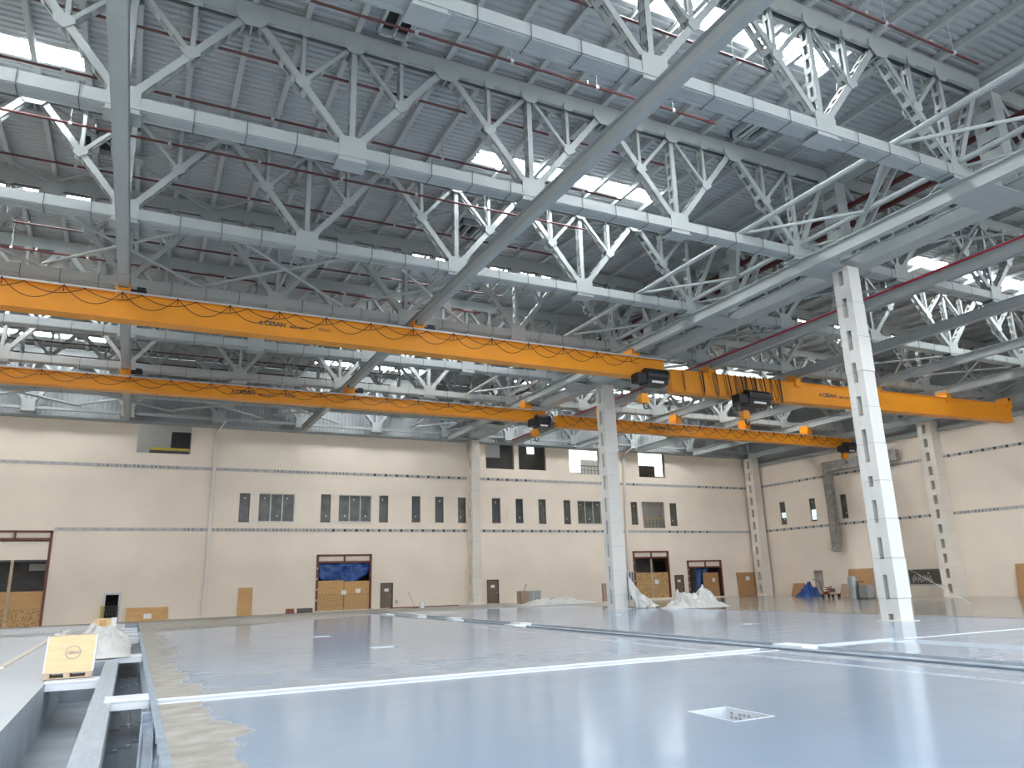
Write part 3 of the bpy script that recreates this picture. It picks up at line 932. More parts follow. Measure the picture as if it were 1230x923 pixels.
# ------------------------------------------------------------------ bracing tubes
def tube_thing(root, p, q, r=.07, name='brace_tube'):
    MB().tube([p, q], r, 8).build(name, 'steel', root)
ZBR = 16.42
b1 = thing('brace', 'crossed tubular bracing in the roof bay just in front of the first orange crane', 'bracing', (0, 34, ZBR))
for i in range(-2, 3):
    c = LN[i + 2]
    xa, xb = c - 3.45, min(c + 3.45, 28.5)
    tube_thing(b1, (xa, -3.6, 0), (xb, 3.7, 0)); tube_thing(b1, (xa, 3.7, 0.16), (xb, -3.6, 0.16)); tube_thing(b1, (c, -3.6, .3), (c, 3.7, .3), .06)
b2 = thing('brace', 'crossed tubular bracing close under the roof sheets in the same bay as the first crane', 'bracing', (0, 34, ZT0 + .3))
for i in range(-2, 4):
    c = LN[i + 2]; 
    tube_thing(b2, (c - 3.45, -3.6, 0), (c + 3.45, 3.7, 0), .05); tube_thing(b2, (c - 3.45, 3.7, .1), (c + 3.45, -3.6, .1), .05)
    MB().box(c - .3, c + .3, -.3, .3, -.03, .12).build('node_plate', 'steel', b2)
b3 = thing('brace', 'crossed tubular bracing of the last roof bay before the far wall', 'bracing', (0, 64, ZBR))
for i in range(-2, 3):
    c = LN[i + 2]
    tube_thing(b3, (c - 3.45, -3.4, 0), (c + 3.45, 3.2, 0), .1); tube_thing(b3, (c - 3.45, 3.2, .16), (c + 3.45, -3.4, .16), .1)
b4 = thing('brace', 'long lattice of round tubes beside the column line under the near hall roof', 'bracing', (0, 0, ZBR))
tys = [7.5] + TY
for y0, y1 in zip(tys, tys[1:]):
    tube_thing(b4, (22.65, y0, .1), (22.65, y1, .1), .11)
    tube_thing(b4, (26.1, y0, .15), (26.1, y1, .15), .11)
    ym = (y0 + y1) / 2
    tube_thing(b4, (22.65, y1, .12), (26.1, ym, .12), .075); tube_thing(b4, (22.65, y0, .12), (26.1, ym, .12), .075)
    tube_thing(b4, (26.1, y1, .0), (28.5, ym, .0), .06); tube_thing(b4, (26.1, y0, .0), (28.5, ym, .0), .06)
b5 = thing('brace', 'long lattice of round tubes on the far side of the column line', 'bracing', (0, 0, ZBR))
for y0, y1 in zip(tys, tys[1:]):
    ym = (y0 + y1) / 2
    tube_thing(b5, (36.7, y0, .1), (36.7, y1, .1), .1)
    tube_thing(b5, (36.7, y1, .12), (32.9, ym, .12), .07); tube_thing(b5, (36.7, y0, .12), (32.9, ym, .12), .07)
    tube_thing(b5, (29.68, y1, .3), (32.9, ym, .3), .07); tube_thing(b5, (29.68, y0, .3), (32.9, ym, .3), .07)
b6 = thing('brace', 'crossed tubes under the right hall trusses above the second orange girder', 'bracing', (0, 34, ZBR))
for c in RN[2:]:
    tube_thing(b6, (c - 3.8, -3.6, 0), (min(c + 3.8, 65), 3.7, 0)); tube_thing(b6, (c - 3.8, 3.7, .16), (min(c + 3.8, 65), -3.6, .16))

# ------------------------------------------------------------------ crane runway beams under the trusses
def runway(x, y0, y1, label, group, bar=False, w=.17):
    t = thing('runway_beam', label, 'beam', (x, 0, 15.2), group)
    mb = MB(); mb.box(-w, w, y0, y1, 0, .04); mb.box(-w, w, y0, y1, .55, .59); mb.box(-.03, .03, y0, y1, .04, .55)
    mb.build('beam', 'steel', t)
    hg = MB()
    for y in TY:
        if y0 < y < y1:
            MB().box(-.17, .17, y - .2, y + .2, .59, .72).build('hanger_plate', 'steel', t)
    for y in (17.4, 34.0, 49.0): MB().box(-w - .015, w + .015, y, y + .55, -.014, -.001).build('splice_plate', 'steel', t)
    if bar: MB().box(-.24, -.172, y0, y1, .44, .52).build('conductor_bar', 'bar_red', t)
    return t
runway(-1.5, 3, 66, 'pale runway beam coming from the top left corner towards the far wall', 'runway beams of the near hall', w=.22)
runway(12.35, 3, 66.5, 'runway beam slanting down from the top centre across the picture', 'runway beams of the near hall')
runway(26.1, 3, 66.5, 'runway beam just in front of the column line, ending over the far wall', 'runway beams of the near hall')
runway(33.1, 3, 66.5, 'runway beam with a red conductor bar just behind the column line', 'runway beams of the right hall', True)
runway(40.5, 3, 66.5, 'second runway beam of the right hall, behind the one with the red bar', 'runway beams of the right hall')
runway(48.2, 3, 66.5, 'middle runway beam of the right hall, crossing behind the near column', 'runway beams of the right hall')
runway(55.8, 3, 66.5, 'fourth runway beam of the right hall, second from the right wall', 'runway beams of the right hall')
runway(64.0, 3, 66.5, 'runway beam running closest along the top of the right wall', 'runway beams of the right hall')

# ------------------------------------------------------------------ overhead cranes
def text_part(body, loc, size, parent, m='print_dark', rot=(math.radians(90), 0, 0), extr=.004, sx=1.0):
    cu = bpy.data.curves.new('lettering', 'FONT'); cu.body = body; cu.size = size; cu.extrude = extr; cu.offset = size * .036
    cu.materials.append(MATS[m])
    tmp = bpy.data.objects.new('lettering', cu); me = bpy.data.meshes.new_from_object(tmp); bpy.data.objects.remove(tmp); bpy.data.curves.remove(cu)
    o = put('lettering', me, parent, loc); o.rotation_euler = rot; o.scale[0] = sx
    return o


def catenary(L, sag, n=10, r=.018):
    mb = MB(); mb.tube([(L * i / n, 0, -sag * 4 * (i / n) * (1 - i / n)) for i in range(n + 1)], r, 5, False); return mb


def end_truck(parent, x, zt, motor):
    """trolley that rides on the bottom flange of a runway beam; zt is the flange level relative to the girder top"""
    t = MB()
    t.prism([(x - .27, zt - .62), (x + .27, zt - .62), (x + .31, zt - .25), (x + .27, zt - .04), (x - .27, zt - .04), (x - .31, zt - .25)], -.42, .42)
    t.box(x - .2, x + .2, -.3, .3, 0, zt - .6)
    o = t.build('end_truck', 'orange', parent)
    for s in (-1, 1):
        MB().box(x + s * .25 - .03, x + s * .25 + .03, -.48, .48, zt - .3, zt + .22).build('side_plate', 'orange', o)
        for yy in (-.32, .32):
            w = MB(); w.tube([(x + s * .2, yy, zt + .13), (x + s * .1, yy, zt + .13)], .1, 10); w.build('wheel', 'black', o)
    if motor:
        m = MB(); m.tube([(x + .3, -.2, zt - .12), (x + .95, -.2, zt - .12)], .13, 10); m.box(x + .55, x + .9, -.34, -.1, zt - .05, zt + .1); m.build('motor', 'black', o)
    return o


def hoist(parent, x0, x1, zb, drop, face=-.35):
    b = MB(); w = x1 - x0
    b.tube([(x0 + w * .3, -.75, zb - .38), (x1 - .04, -.75, zb - .38)], .40, 14)
    b.box(x0 + w * .3, x1 - .1, -1.05, -.15, zb - .98, zb - .62)
    b.box(x0, x0 + w * .42, -1.0, -.3, zb - .92, zb - .35)
    b.box(x0 + w * .35, x1 - .25, -.5, .35, zb - .3, zb - .02)
    o = b.build('hoist', 'black', parent)
    MB().box(x0 + w * .42, x0 + w * .8, -1.09, -1.05, zb - .92, zb - .8).build('rating_plate', 'paper', o)
    xc = x0 + w * .22
    for s in (-.12, .12):
        MB().tube([(xc + s, -.7, zb - .9), (xc + s, -.7, zb - drop + .3)], .014, 5).build('wire_rope', 'black_cable', o)
    h_ = MB(); h_.prism([(xc - .26, zb - drop - .25), (xc + .26, zb - drop - .25), (xc + .32, zb - drop), (xc + .2, zb - drop + .32), (xc - .2, zb - drop + .32), (xc - .32, zb - drop)], -.88, -.52)
    h_.build('hook_block', 'orange', o)
    pts = [(xc, -.7, zb - drop - .25), (xc, -.7, zb - drop - .42)] + [(xc + .16 - .16 * math.cos(a), -.7, zb - drop - .42 - .16 * math.sin(a)) for a in [math.pi * k / 6 for k in range(1, 8)]]
    MB().tube(pts, .045, 6).build('hook', 'black', o)
    return o


def crane(label, y, x0, x1, zb, zt, trucks, rail_z=15.2, motors=(), hoist_x=None, drop=1.6, text_x=None, group='overhead travelling cranes', fest=None, rotz=0, box_end=True, tsize=.42, bunch=None):
    o = thing('overhead_crane', label, 'crane', (0, y, zt), group)
    H = zt - zb
    g = MB(); g.box(x0, x1, -.28, .28, -H + .05, -.05)
    g.box(x0, x1, -.38, .38, -.05, 0); g.box(x0, x1, -.38, .38, -H, -H + .05)
    if rotz: 
        for i, (a, b, c_) in enumerate(g.v): g.v[i] = (a, b + (x1 - a) / (x1 - x0) * rotz, c_)
    gg = g.build('girder', 'orange', o)
    yo = lambda x: (x1 - x) / (x1 - x0) * rotz
    if rotz == 0:
        cr = MB(); cr.box(x0, x1, -.50, -.46, .0, .04); cr.box(x0, x1, -.56, -.53, -.06, -.02)
        for k in range(int((x1 - x0) / 2)): cr.box(x0 + 2 * k, x0 + 2 * k + .05, -.56, -.38, -.04, .03)
        cr.build('cable_track', 'alu', o)
    for i, tx in enumerate(trucks):
        e_ = end_truck(o, tx, rail_z - zt, i in motors); e_.location.y = yo(tx)
    if hoist_x:
        hb = hoist(o, hoist_x[0], hoist_x[1], -H + .42, drop); hb.location.y = yo(hoist_x[0])
    if fest:
        fx0, fx1, L, sag = fest
        m1 = catenary(L, sag).mesh('festoon_cable', 'black_cable'); m2 = catenary(L * 1.05, sag * .55).mesh('festoon_cable', 'black_cable')
        x = fx0; k = 0
        while x < fx1 - L:
            put('festoon_cable', m1, o, (x, -.58 + yo(x), -.06)); put('festoon_cable', m2, o, (x + L * .32, -.52 + yo(x), -.05))
            br = MB(); br.box(-.02, .02, -.02, .02, -.32, 0); 
            put('cable_hanger', pm.setdefault('ch', br.mesh('cable_hanger', 'black_cable')), o, (x, -.57 + yo(x), -.02))
            x += L; k += 1
    if bunch:
        for i, (bx, n_) in enumerate(bunch):
            for q in range(n_):
                dx = .12 + .09 * ((i * 5 + q * 3) % 4)
                ln = H * (1.0 + .22 * ((i * 3 + q * 7) % 5) / 5)
                mb = MB(); xx = bx + q * .16
                mb.tube([(xx, 0, .05), (xx + dx * .15, -.03, -ln * .4), (xx + dx * .6, -.02, -ln * .85), (xx + dx, 0, -ln), (xx + dx * 1.5, 0, -ln * .85), (xx + dx * 1.25, .02, -ln * .35), (xx + dx * .9, 0, .05)], .022, 5)
                ob = mb.build('festoon_loop', 'black_cable', o); ob.location = (0, -.5 + yo(bx), 0)
    if text_x is not None:
        zc = -H * .58; yy = -.285 + yo(text_x)
        tr = MB(); s = tsize
        tr.prism([(text_x - s * .95, zc), (text_x - s * .1, zc), (text_x - s * .5, zc + s * .75)], yy - .006, yy)
        tr.build('emblem', 'print_dark', o)
        inn = MB(); inn.prism([(text_x - s * .68, zc + s * .12), (text_x - s * .37, zc + s * .12), (text_x - s * .5, zc + s * .4)], yy - .009, yy - .005); inn.build('emblem_inset', 'orange', o)
        ra = (math.pi / 2, 0, -math.atan2(rotz, x1 - x0)); ys = lambda x_: -.285 + yo(x_) - .006
        text_part('\u00c7ESAN', (text_x, ys(text_x), zc), s, o, sx=1.12, rot=ra)
        text_part('MAX.:12,5 T', (text_x + s * 4.1, ys(text_x + s * 4.1), zc), s * .55, o, rot=ra)
        dl = MB()
        for r_ in range(2):
            for k in range(6): dl.box(text_x + s * 8.9 + k * .16 * s * 2.2, text_x + s * 8.9 + k * .16 * s * 2.2 + .25 * s, yy - .006, yy, zc + .02 + (1 - r_) * .33 * s, zc + .02 + (1 - r_) * .33 * s + .16 * s)
        dl.build('stencil_marks', 'print_dark', o).location.y = yo(text_x + s * 9.5) - yo(text_x)
    return o


crane('nearer orange crane girder of the near hall, spanning in front of the column line', 36.0, -15.5, 28.3, 13.72, 14.93, [-1.5, 12.35, 26.1], motors=(0, 1), hoist_x=(25.75, 28.0), drop=1.9,
      text_x=4.6, fest=(-15.0, 26, 2.25, .7), tsize=.29)
crane('farther orange crane girder of the near hall, nearest to the far wall', 50.2, -15.5, 27.7, 13.85, 14.72, [-1.5, 12.35, 26.1], motors=(0, 1), hoist_x=(26.1, 27.75), drop=1.45,
      text_x=4.95, fest=(-15, 26, 2.3, .6), tsize=.34)
crane('orange crane girder behind the near column with bunched hanging cables', 36.0, 29.9, 63.3, 13.45, 14.92, [33.1, 40.5, 48.2, 55.8, 63.0], hoist_x=(34.6, 37.4), drop=1.75, text_x=42.75,
      rotz=1.4, bunch=[(30.6, 1), (32.0, 2), (33.0, 2), (33.9, 2), (34.8, 3), (35.5, 3), (36.2, 3), (36.9, 2), (37.8, 2), (38.5, 2)], tsize=.38)
crane('far orange crane girder of the right hall, ending behind the near column', 50.2, 28.8, 61.4, 13.6, 14.5, [33.1, 40.5, 48.2, 55.8], hoist_x=(59.3, 61.1), drop=1.4, fest=(29, 60, 1.7, .75), text_x=37.8, tsize=.38)

# ------------------------------------------------------------------ sprinkler pipes
ZP = 19.3
ends = [25.3, 19.15, 19.15, 19.15, 19.15, 19.3]
for k in range(16):
    y = 13.05 + 3.33 * k
    xe = ends[k] if k < len(ends) else 19.2
    bay = sum(1 for q in TY if q < y)
    rank = sum(1 for q in range(k) if sum(1 for w_ in TY if w_ < 13.05 + 3.33 * q) == bay)
    where = 'in front of the nearest roof truss' if bay == 0 else 'behind the %s roof truss' % (ORD[bay - 1] if bay == 1 else ORD[bay - 1] + ' nearest')
    t = thing('sprinkler_pipe', '%s dark red sprinkler pipe %s of the near hall' % (('first', 'second', 'third')[rank], where), 'pipe', (0, y, ZP), 'sprinkler pipes under the near hall roof')
    mb = MB(); mb.tube([(-17, 0, 0), (xe, 0, 0)], .048, 7); mb.build('pipe', 'pipe_red', t)
    hd = MB(); rd = MB()
    x = -15.6
    while x < xe - .3:
        hd.box(x - .03, x + .03, -.03, .03, .04, .16); x += 3.2
    tag(hd.build('sprinkler_heads', 'alu', t), kind='stuff')
    x = -14.0
    while x < xe:
        rd.box(x - .008, x + .008, -.008, .008, .04, ROOF - ZP); rd.box(x - .06, x + .06, -.06, .06, -.06, .06); x += 3.45
    tag(rd.build('hanger_rods', 'steel_dark', t), kind='stuff')
for k, (dx, dz) in enumerate(((0, 0), (.75, -.55))):
    t = thing('sprinkler_main', ['upper thick dark red water main behind the column line', 'lower thick dark red water main behind the column line'][k], 'pipe', (30.2 + dx, 0, 19.5 + dz))
    MB().tube([(0, 6, 0), (0, 64, 0)], .13, 10).build('pipe', 'pipe_red', t)
    for y in TY: MB().box(-.17, .17, y + .5, y + .62, -.17, .17).build('pipe_clamp', 'pipe_red', t)

# ------------------------------------------------------------------ columns
SLOTS1 = [(15.5, 14.78), (14.16, 13.23), (12.59, 11.68), (11.08, 10.15), (9.54, 8.64), (8.03, 6.6), (5.98, 5.53), (4.95, 4.0), (3.38, 2.49), (1.84, .87), (.28, .05)]


def column(label, x, y, w, d, ztop, slots, z0=0.0, side=True, shade='column_white'):
    """built-up column: front and back legs (stacked cladding panels) joined by batten plates that leave tall slots in the side faces"""
    t = thing('column', label, 'column', (x, y, z0), 'battened white columns')
    sl = sorted([(b - z0, a - z0) for a, b in slots]); H = ztop - z0
    leg = d * .36
    cuts = [0.0]; zc_ = .9
    while zc_ < H - .6: cuts.append(zc_); zc_ += 1.62
    cuts.append(H)
    for i, (a, b) in enumerate(zip(cuts, cuts[1:])):
        e_ = .012 * ((i * 5) % 3) + (.03 if b < 7.2 else 0)
        MB().box(-e_, w + e_, -e_, leg, a + .012, b - .008).build('cladding_panel', shade, t)
        MB().box(0, w, d - leg, d + e_, a + .012, b - .008).build('cladding_panel', shade, t)
    core = MB(); core.box(.03, w - .03, .03, leg - .02, 0, H); core.box(.03, w - .03, d - leg + .02, d - .03, 0, H); core.box(w * .45, w * .55, leg - .03, d - leg + .03, 0, H); core.build('core', 'column_edge', t)
    prev = 0.0
    for a, b in sl + [(H, H)]:
        if a - prev > .03:
            for xa, xb in ((.012, .06), (w - .06, w - .012)): MB().box(xa, xb, leg - .01, d - leg + .01, prev, a).build('batten_plate', shade, t)
        prev = b
    MB().box(-.18, w + .18, -.18, d + .18, 0, .02).build('base_plate', shade, t)
    return t


def even(z0, z1, n):
    p = (z1 - z0) / n; return [(z0 + p * (i + .82), z0 + p * (i + .22)) for i in range(n)]


column('nearest white battened column at the right with a row of tall slots', 28.2, 21.78, .72, .88, 15.62, SLOTS1)
column('white battened column in the middle with plastic sheet heaped at its foot', 29.25, 44.08, .95, .95, 15.62, even(0, 15.5, 10))
column('slim pale column against the far wall between the two brown doors', 28.65, 66.75, .8, 1.2, 15.55, even(0, 15.5, 10), 0.0, shade='column_far')
cx_ = onX(905, 716, 64.3)
column('pale slotted column in the far corner beside the upright brown sheet', 64.1, 66.2, 1.0, 1.3, 15.3, even(-.3, 15.2, 11), -.33, shade='column_far')
ry = onX(1150, 717, 64.4)
column('pale slotted column standing against the right wall', 64.35, ry.y - .2, 1.1, 1.35, 15.3, even(-.3, 15.2, 12), -.33, shade='column_far')
# slim posts on the far wall
for l, t_, r, b_, lab in ((243, 744, 263, 512, 'slim grey post on the far wall left of the tall windows'), (754, 690, 750, 535, 'slim grey post on the far wall just behind the middle column')):
    p = onY(l, t_, YW)
    q = onY(r, b_, YW)
    t = thing('wall_post', lab, 'post', (p.x, YW - .2, -.3))
    dx = (q.x - p.x) * 0.5
    mb = MB(); mb.bar((0 , 0, 0), (dx, 0, 15.6), (.14, 0, 0), (0, .02, 0)); mb.bar((0, .18, 0), (dx, .18, 15.6), (.14, 0, 0), (0, .02, 0)); mb.bar((0, .09, 0), (dx, .09, 15.6), (.03, 0, 0), (0, .09, 0)); mb.build('post', 'column_far', t)
    mb = MB(); mb.bar((dx, .05, 15.4), (dx + .5, -1.2, 16.1), (.06, 0, 0), (0, .05, .05)); mb.build('knee_brace', 'column_far', t)

# ------------------------------------------------------------------ pit and trench at the left
t = thing('floor_beam', 'long grey steel beam dividing the pit from the grated trench at lower left', 'beam', (-.33, 0, .012))
mb = MB(); mb.box(-.175, .175, 4, 30.2, -.03, 0); mb.box(-.03, .03, 4, 30.2, -.5, -.03); mb.box(-.175, -.14, 4, 30.2, -.32, -.03); mb.box(.14, .175, 4, 30.2, -.32, -.03); mb.box(-.06, .0, 4, 30.2, 0, .005)
mb.build('beam', 'beam_grey', t)
MB().box(-.17, .17, 4, 30, -1.08, -.5).build('support_wall', 'pit_grey', t)
gm = {}
pl = MB(); pl.box(0, .19, 0, 2.3, -.05, -.02)
for k in range(7): pl.box(.008 + k * .027, .022 + k * .027, 0, 2.3, -.02, 0)
gm['p'] = pl.mesh('ribbed_plank', 'grate_dark')
ck = MB(); ck.box(.03, .085, 0, .02, 0, .008); gm['c'] = ck.mesh('clip', 'paper')
tr = thing('trench_cover', 'dark ribbed planks laid in rows along the bottom of the narrow trench', 'grating', (0, 0, -.62))
for r_ in range(3):
    for k in range(13):
        y = 6.0 + 2.4 * k + .35 * r_
        if y > 36: continue
        put('ribbed_plank', gm['p'], tr, (-.17 + r_ * .205, y, .004 * ((k * 3 + r_) % 3)))
        put('clip', gm['c'], tr, (-.02 + r_ * .205 - .05, y - .06, .02)); 
MB().box(-.15, .6, 4, 36, -.06, -.05).build('bearer', 'grate_dark', tr)
# stepped steel angle along the right side of the trench
t = thing('trench_edging', 'blue grey steel angle lining the right side of the narrow trench', 'edging', (.6, 0, 0))
mb = MB(); mb.box(-.10, .02, 4, 45, -.015, .012); mb.box(-.03, -.006, 4, 45, -.6, -.015); mb.box(-.14, -.03, 4, 45, -.36, -.33); mb.build('angle', 'channel_blue', t)
mb = MB()
for k in range(24): mb.box(-.06, -.028, 8 + k * .95, 8.35 + k * .95, -.26, -.18)
mb.build('lugs', 'white_paint', t)
# white cross beams
def cross(label, x0, x1, y, w=.42, z=.02, hgt=.16):
    t = thing('cross_beam', label, 'beam', ((x0 + x1) / 2, y, 0), 'white cross beams over the trench')
    L = (x1 - x0) / 2
    mb = MB(); mb.box(-L, L, -w / 2, w / 2, z - .025, z); mb.box(-L, L, -w / 2, -w / 2 + .02, z - hgt, z - .025); mb.box(-L, L, w / 2 - .02, w / 2, z - hgt, z - .025)
    mb.box(-L, L, -w / 2 - .03, -w / 2, z - .04, z - .0); mb.build('channel', 'white_paint', t)
    return t
cross('white cross beam over the grated trench nearest to the viewer', -.27, .49, 17.3, .7, .04, .19)
cross('white cross beam over the grated trench at the end of the long grey beam', -.27, .49, 28.2, .9, .06, .2)
cross('white cross beam carrying the crate pallet over the pit', -1.62, -.5, 21.9, .8, .02, .2)
cross('white cross beam under the plastic sheet behind the crate', -1.6, -.2, 28.3, .8, .04, .22)
for i, y in enumerate((38.8, 42.0, 45.5, 49.0)):
    cross('white cross beam over the far trench, %s beyond the plastic sheet' % ('first', 'second', 'third', 'last')[i], -.3, .49, y, 1.0, .05, .22)
# slanted steel post in the trench
t = thing('steel_post', 'pale blue steel post lying aslant in the trench at the bottom edge', 'post', (.33, 10.4, -.55))
a, b = Vector((0, 0, 0)), Vector((.13, 5.6, .42))
mb = MB(); mb.bar(a, b, (.07, 0, 0), (0, -.004, .05)); mb.bar(a + Vector((-.085, 0, .02)), b + Vector((-.085, 0, .02)), (.015, 0, 0), (0, -.004, .08)); mb.bar(a + Vector((.085, 0, .02)), b + Vector((.085, 0, .02)), (.015, 0, 0), (0, -.004, .08)); mb.build('channel', 'channel_blue', t)
for f_ in (.78, .86, .93):
    c = a.lerp(b, f_); MB().box(c.x - .1, c.x + .1, c.y - .05, c.y + .05, c.z + .04, c.z + .11).build('clamp', 'channel_blue', t)
# crate on its pallet
t = thing('pallet', 'worn wooden pallet under the tall crate', 'pallet', (-1.2, 22.4, .04))
for i, x in enumerate((-.5, -.08, .38)):
    MB().box(x, x + .13, -.42, .5, 0.02, .12).build('stringer', 'wood_pale', t)
for i in range(4): MB().box(-.52, .53, -.44 + i * .26, -.28 + i * .26, .12, .145).build('deck_board', 'wood_pale', t)
for i in range(3): MB().box(-.52, .53, -.44 + i * .37, -.3 + i * .37, 0, .02).build('bottom_board', 'wood_pale', t)
t = thing('crate', 'tall plywood crate with a round stamp standing on a pallet over the pit', 'crate', (-1.19, 22.35, .185))
cb = MB(); cb.hexa([(-.5, -.36, 0), (.5, -.36, 0), (.5, .4, 0), (-.5, .4, 0), (-.5, -.02, .80), (.52, -.02, .82), (.52, .45, .82), (-.5, .45, .80)])
body = cb.build('body', 'crate_wood', t)
e_ = MB(); e_.hexa([(-.525, -.37, 0), (-.5, -.37, 0), (-.5, .4, 0), (-.525, .4, 0), (-.525, -.03, .80), (-.5, -.03, .80), (-.5, .45, .80), (-.525, .45, .80)])
e_.hexa([(.5, -.37, 0), (.525, -.37, 0), (.525, .4, 0), (.5, .4, 0), (.52, -.03, .82), (.545, -.03, .82), (.545, .45, .82), (.52, .45, .82)]); e_.build('edge_strip', 'white_paint', t)
tilt = math.atan2(.34, .81)
cen = Vector((.05, -.36 + .34 * .53 - .008, .43)); ring = []
mb = MB()
up_ = Vector((0, math.sin(tilt), math.cos(tilt)))
for k in range(24):
    a0, a1 = 2 * math.pi * k / 24, 2 * math.pi * (k + 1) / 24
    P_ = lambda r_, a: cen + Vector((1, 0, 0)) * r_ * math.cos(a) + up_ * r_ * math.sin(a)
    mb.quad(P_(.15, a0), P_(.168, a0), P_(.168, a1), P_(.15, a1))
mb.build('stamp_ring', 'print_grey', t)
text_part('\u00c7ESAN', cen + Vector((-.135, -.014, -.035)), .1, t, 'print_grey', (math.pi / 2 - tilt, 0, 0), .001)
t = thing('crate', 'small pale plywood box standing behind the plastic sheet by the dark doorway', 'crate', (-.95, 38.5, .42))
MB().box(-.42, .3, -.3, .3, 0, .5).build('body', 'crate_wood', t); MB().box(.302, .5, -.32, .3, .02, .52).build('side_sheet', 'paper', t); MB().box(-.15, .12, -.312, -.301, .2, .45).build('label_patch', 'plywood', t)
MB().box(-.42, .5, -.35, .35, -.41, -.0).build('bearer', 'wood_pale', t)


def heap(name, label, cat, x0, x1, y0, y1, z, hgt, m, seed, nu=40, nv=30, rough=.5, peak=None):
    mb = MB(); o = 0
    for i in range(nu + 1):
        for j in range(nv + 1):
            u, v = i / nu, j / nv
            e_ = min(1, 3.2 * min(u, 1 - u)) * min(1, 3.2 * min(v, 1 - v))
            e_ = e_ ** .6 if e_ > 0 else 0
            p = Vector(((x0 + (x1 - x0) * u) * .95 + seed, (y0 + (y1 - y0) * v) * .55, seed * .37))
            q = noise.noise(p * 1.1) * .5 + (.5 - abs(noise.noise(p * 1.9 + Vector((0, p.x, 0))))) * .9 + (.3 - abs(noise.noise(p * 4.1))) * .8 + noise.noise(p * 8.3) * .22
            zz_ = e_ * hgt * max(.06, .45 + rough * q) * (peak(u, v) if peak else 1)
            mb.v.append((x0 + (x1 - x0) * u + .12 * noise.noise(p * 3), y0 + (y1 - y0) * v + .12 * noise.noise(p * 3 + Vector((9, 0, 0))), z + zz_))
    for i in range(nu):
        for j in range(nv):
            k = i * (nv + 1) + j; mb.f.append((k, k + nv + 1, k + nv + 2, k + 1)); mb.m.append(0)
    ob = mb.build(name, m, smooth=True)
    return tag(ob, label, cat)


heap('plastic_sheet', 'crumpled clear plastic sheet heaped over the trench behind the tall crate', 'sheet', -1.75, .15, 27.6, 36.5, .05, 1.0, 'sheet_plastic', 3.1, 40, 80)
heap('plastic_sheet', 'small crumple of pale plastic on the floor left of the tall crate', 'sheet', -2.9, -1.85, 36.9, 39.2, .0, .8, 'sheet_plastic', 8.3, 24, 18)
# strap lying on the floor
p0, p1 = onZ(0, 804), onZ(63, 768)
t = thing('timber_batten', 'long pale batten lying on the floor left of the crate', 'batten', ((p0 + p1) / 2)[:])
mb = MB(); d = (p1 - p0) / 2; n_ = Vector((d.y, -d.x, 0)).normalized(); mb.bar(-d + Vector((0, 0, .03)), d + Vector((0, 0, .03)), n_ * .09, (0, 0, .03)); mb.build('batten', 'column_far', t)

# ------------------------------------------------------------------ rail channel furniture
t = thing('floor_rail', 'blue grey twin channel set in the floor, running from lower right towards the far wall', 'rail', (16.68, 0, 0))
mb = MB(); mb.box(-.16, .16, 3, 60, -.03, .0); mb.box(-.02, .02, 3, 60, -.55, -.03); mb.build('beam', 'channel_blue', t)
mb = MB(); mb.box(-.82, -.76, 3, 60, -.3, .014); mb.box(.75, .81, 3, 60, -.3, .014); mb.box(-.6, -.55, 3, 60, -.12, -.1); mb.build('edge_angle', 'beam_grey', t)
for i, (y, s) in enumerate(((33.0, -1), (34.2, 1), (40.5, -1), (43, 1), (46.5, -1), (49, 1), (53, -1), (16.8, 1))):
    t = thing('channel_cover', 'white cover plate on the floor rail, %s' % (['fourth pair, left slot', 'fourth pair, right slot', 'third from the far end, left slot', 'third from the far end, right slot', 'second from the far end, left slot', 'second from the far end, right slot', 'at the far end', 'where the right cross joint starts'][i]), 'plate', (16.68 + s * .45, y, 0), 'white cover plates on the floor rail')
    MB().box(-.3, .3, -.55, .55, .0, .05).build('plate', 'white_paint', t); MB().box(-.3, .3, -.57, -.55, -.16, .05).build('flange', 'white_paint', t)

# ------------------------------------------------------------------ plastic at the middle column
bx = Vector((30.6, 43.9, 0))
def drape(u, v):
    # hangs from the column at one edge and falls to the floor in long folds
    top = 2.35 * (1 - u) ** 1.05 * (1 - .25 * math.sin(math.pi * u)) + .05
    fold = math.sin(17 * u + 5 * v) * (.06 + .22 * v) + .5 * math.sin(31 * u - 4 * v) * (.04 + .1 * v)
    return (30.2 + 2.7 * u + .12 * math.sin(9 * v + 3 * u) * v, 43.9 - .5 * v + .5 * u + fold, max(.012, top * (1 - v) + .012))
cloth('dust_sheet', 'translucent white dust sheet sagging from the middle column to the floor', 'sheet', drape, 70, 16, 'sheet_plastic')
heap('dust_sheet', 'crumpled white dust sheet lying on the floor right of the middle column', 'sheet', 31.6, 36.2, 40.6, 42.6, -.02, 1.25, 'sheet_plastic', 5.7, 44, 22, .8,
     peak=lambda u, v: .55 + .7 * math.exp(-((u - .28) / .1) ** 2) + .6 * math.exp(-((u - .68) / .13) ** 2))
heap('rubble_bag', 'flat crumple of pale plastic on the floor left of the middle column', 'sheet', 29.8, 36.5, 57.6, 60.0, 0, .6, 'sheet_plastic', 2.2, 40, 16, .8)
p = onZ(636, 726)
t = thing('metal_cabinet', 'grey and brown metal cabinet on the floor before the far wall', 'cabinet', (onY(636, 725, 63).x, 63, 0))
MB().box(-1.0, -.2, -.4, .6, .05, 1.15).build('side', 'corner_tan', t); MB().box(-.2, 1.0, -.42, .6, .05, 1.15).build('body', 'drum_grey', t)
for k in range(5): MB().box(-.1 + k * .22, .02 + k * .22, -.44, -.42, .12, 1.08).build('rib', 'galvanised', t)
MB().tube([(-.5, 0, 1.15), (-.25, 0, 1.75)], .03, 6).build('lever', 'brick_red', t)
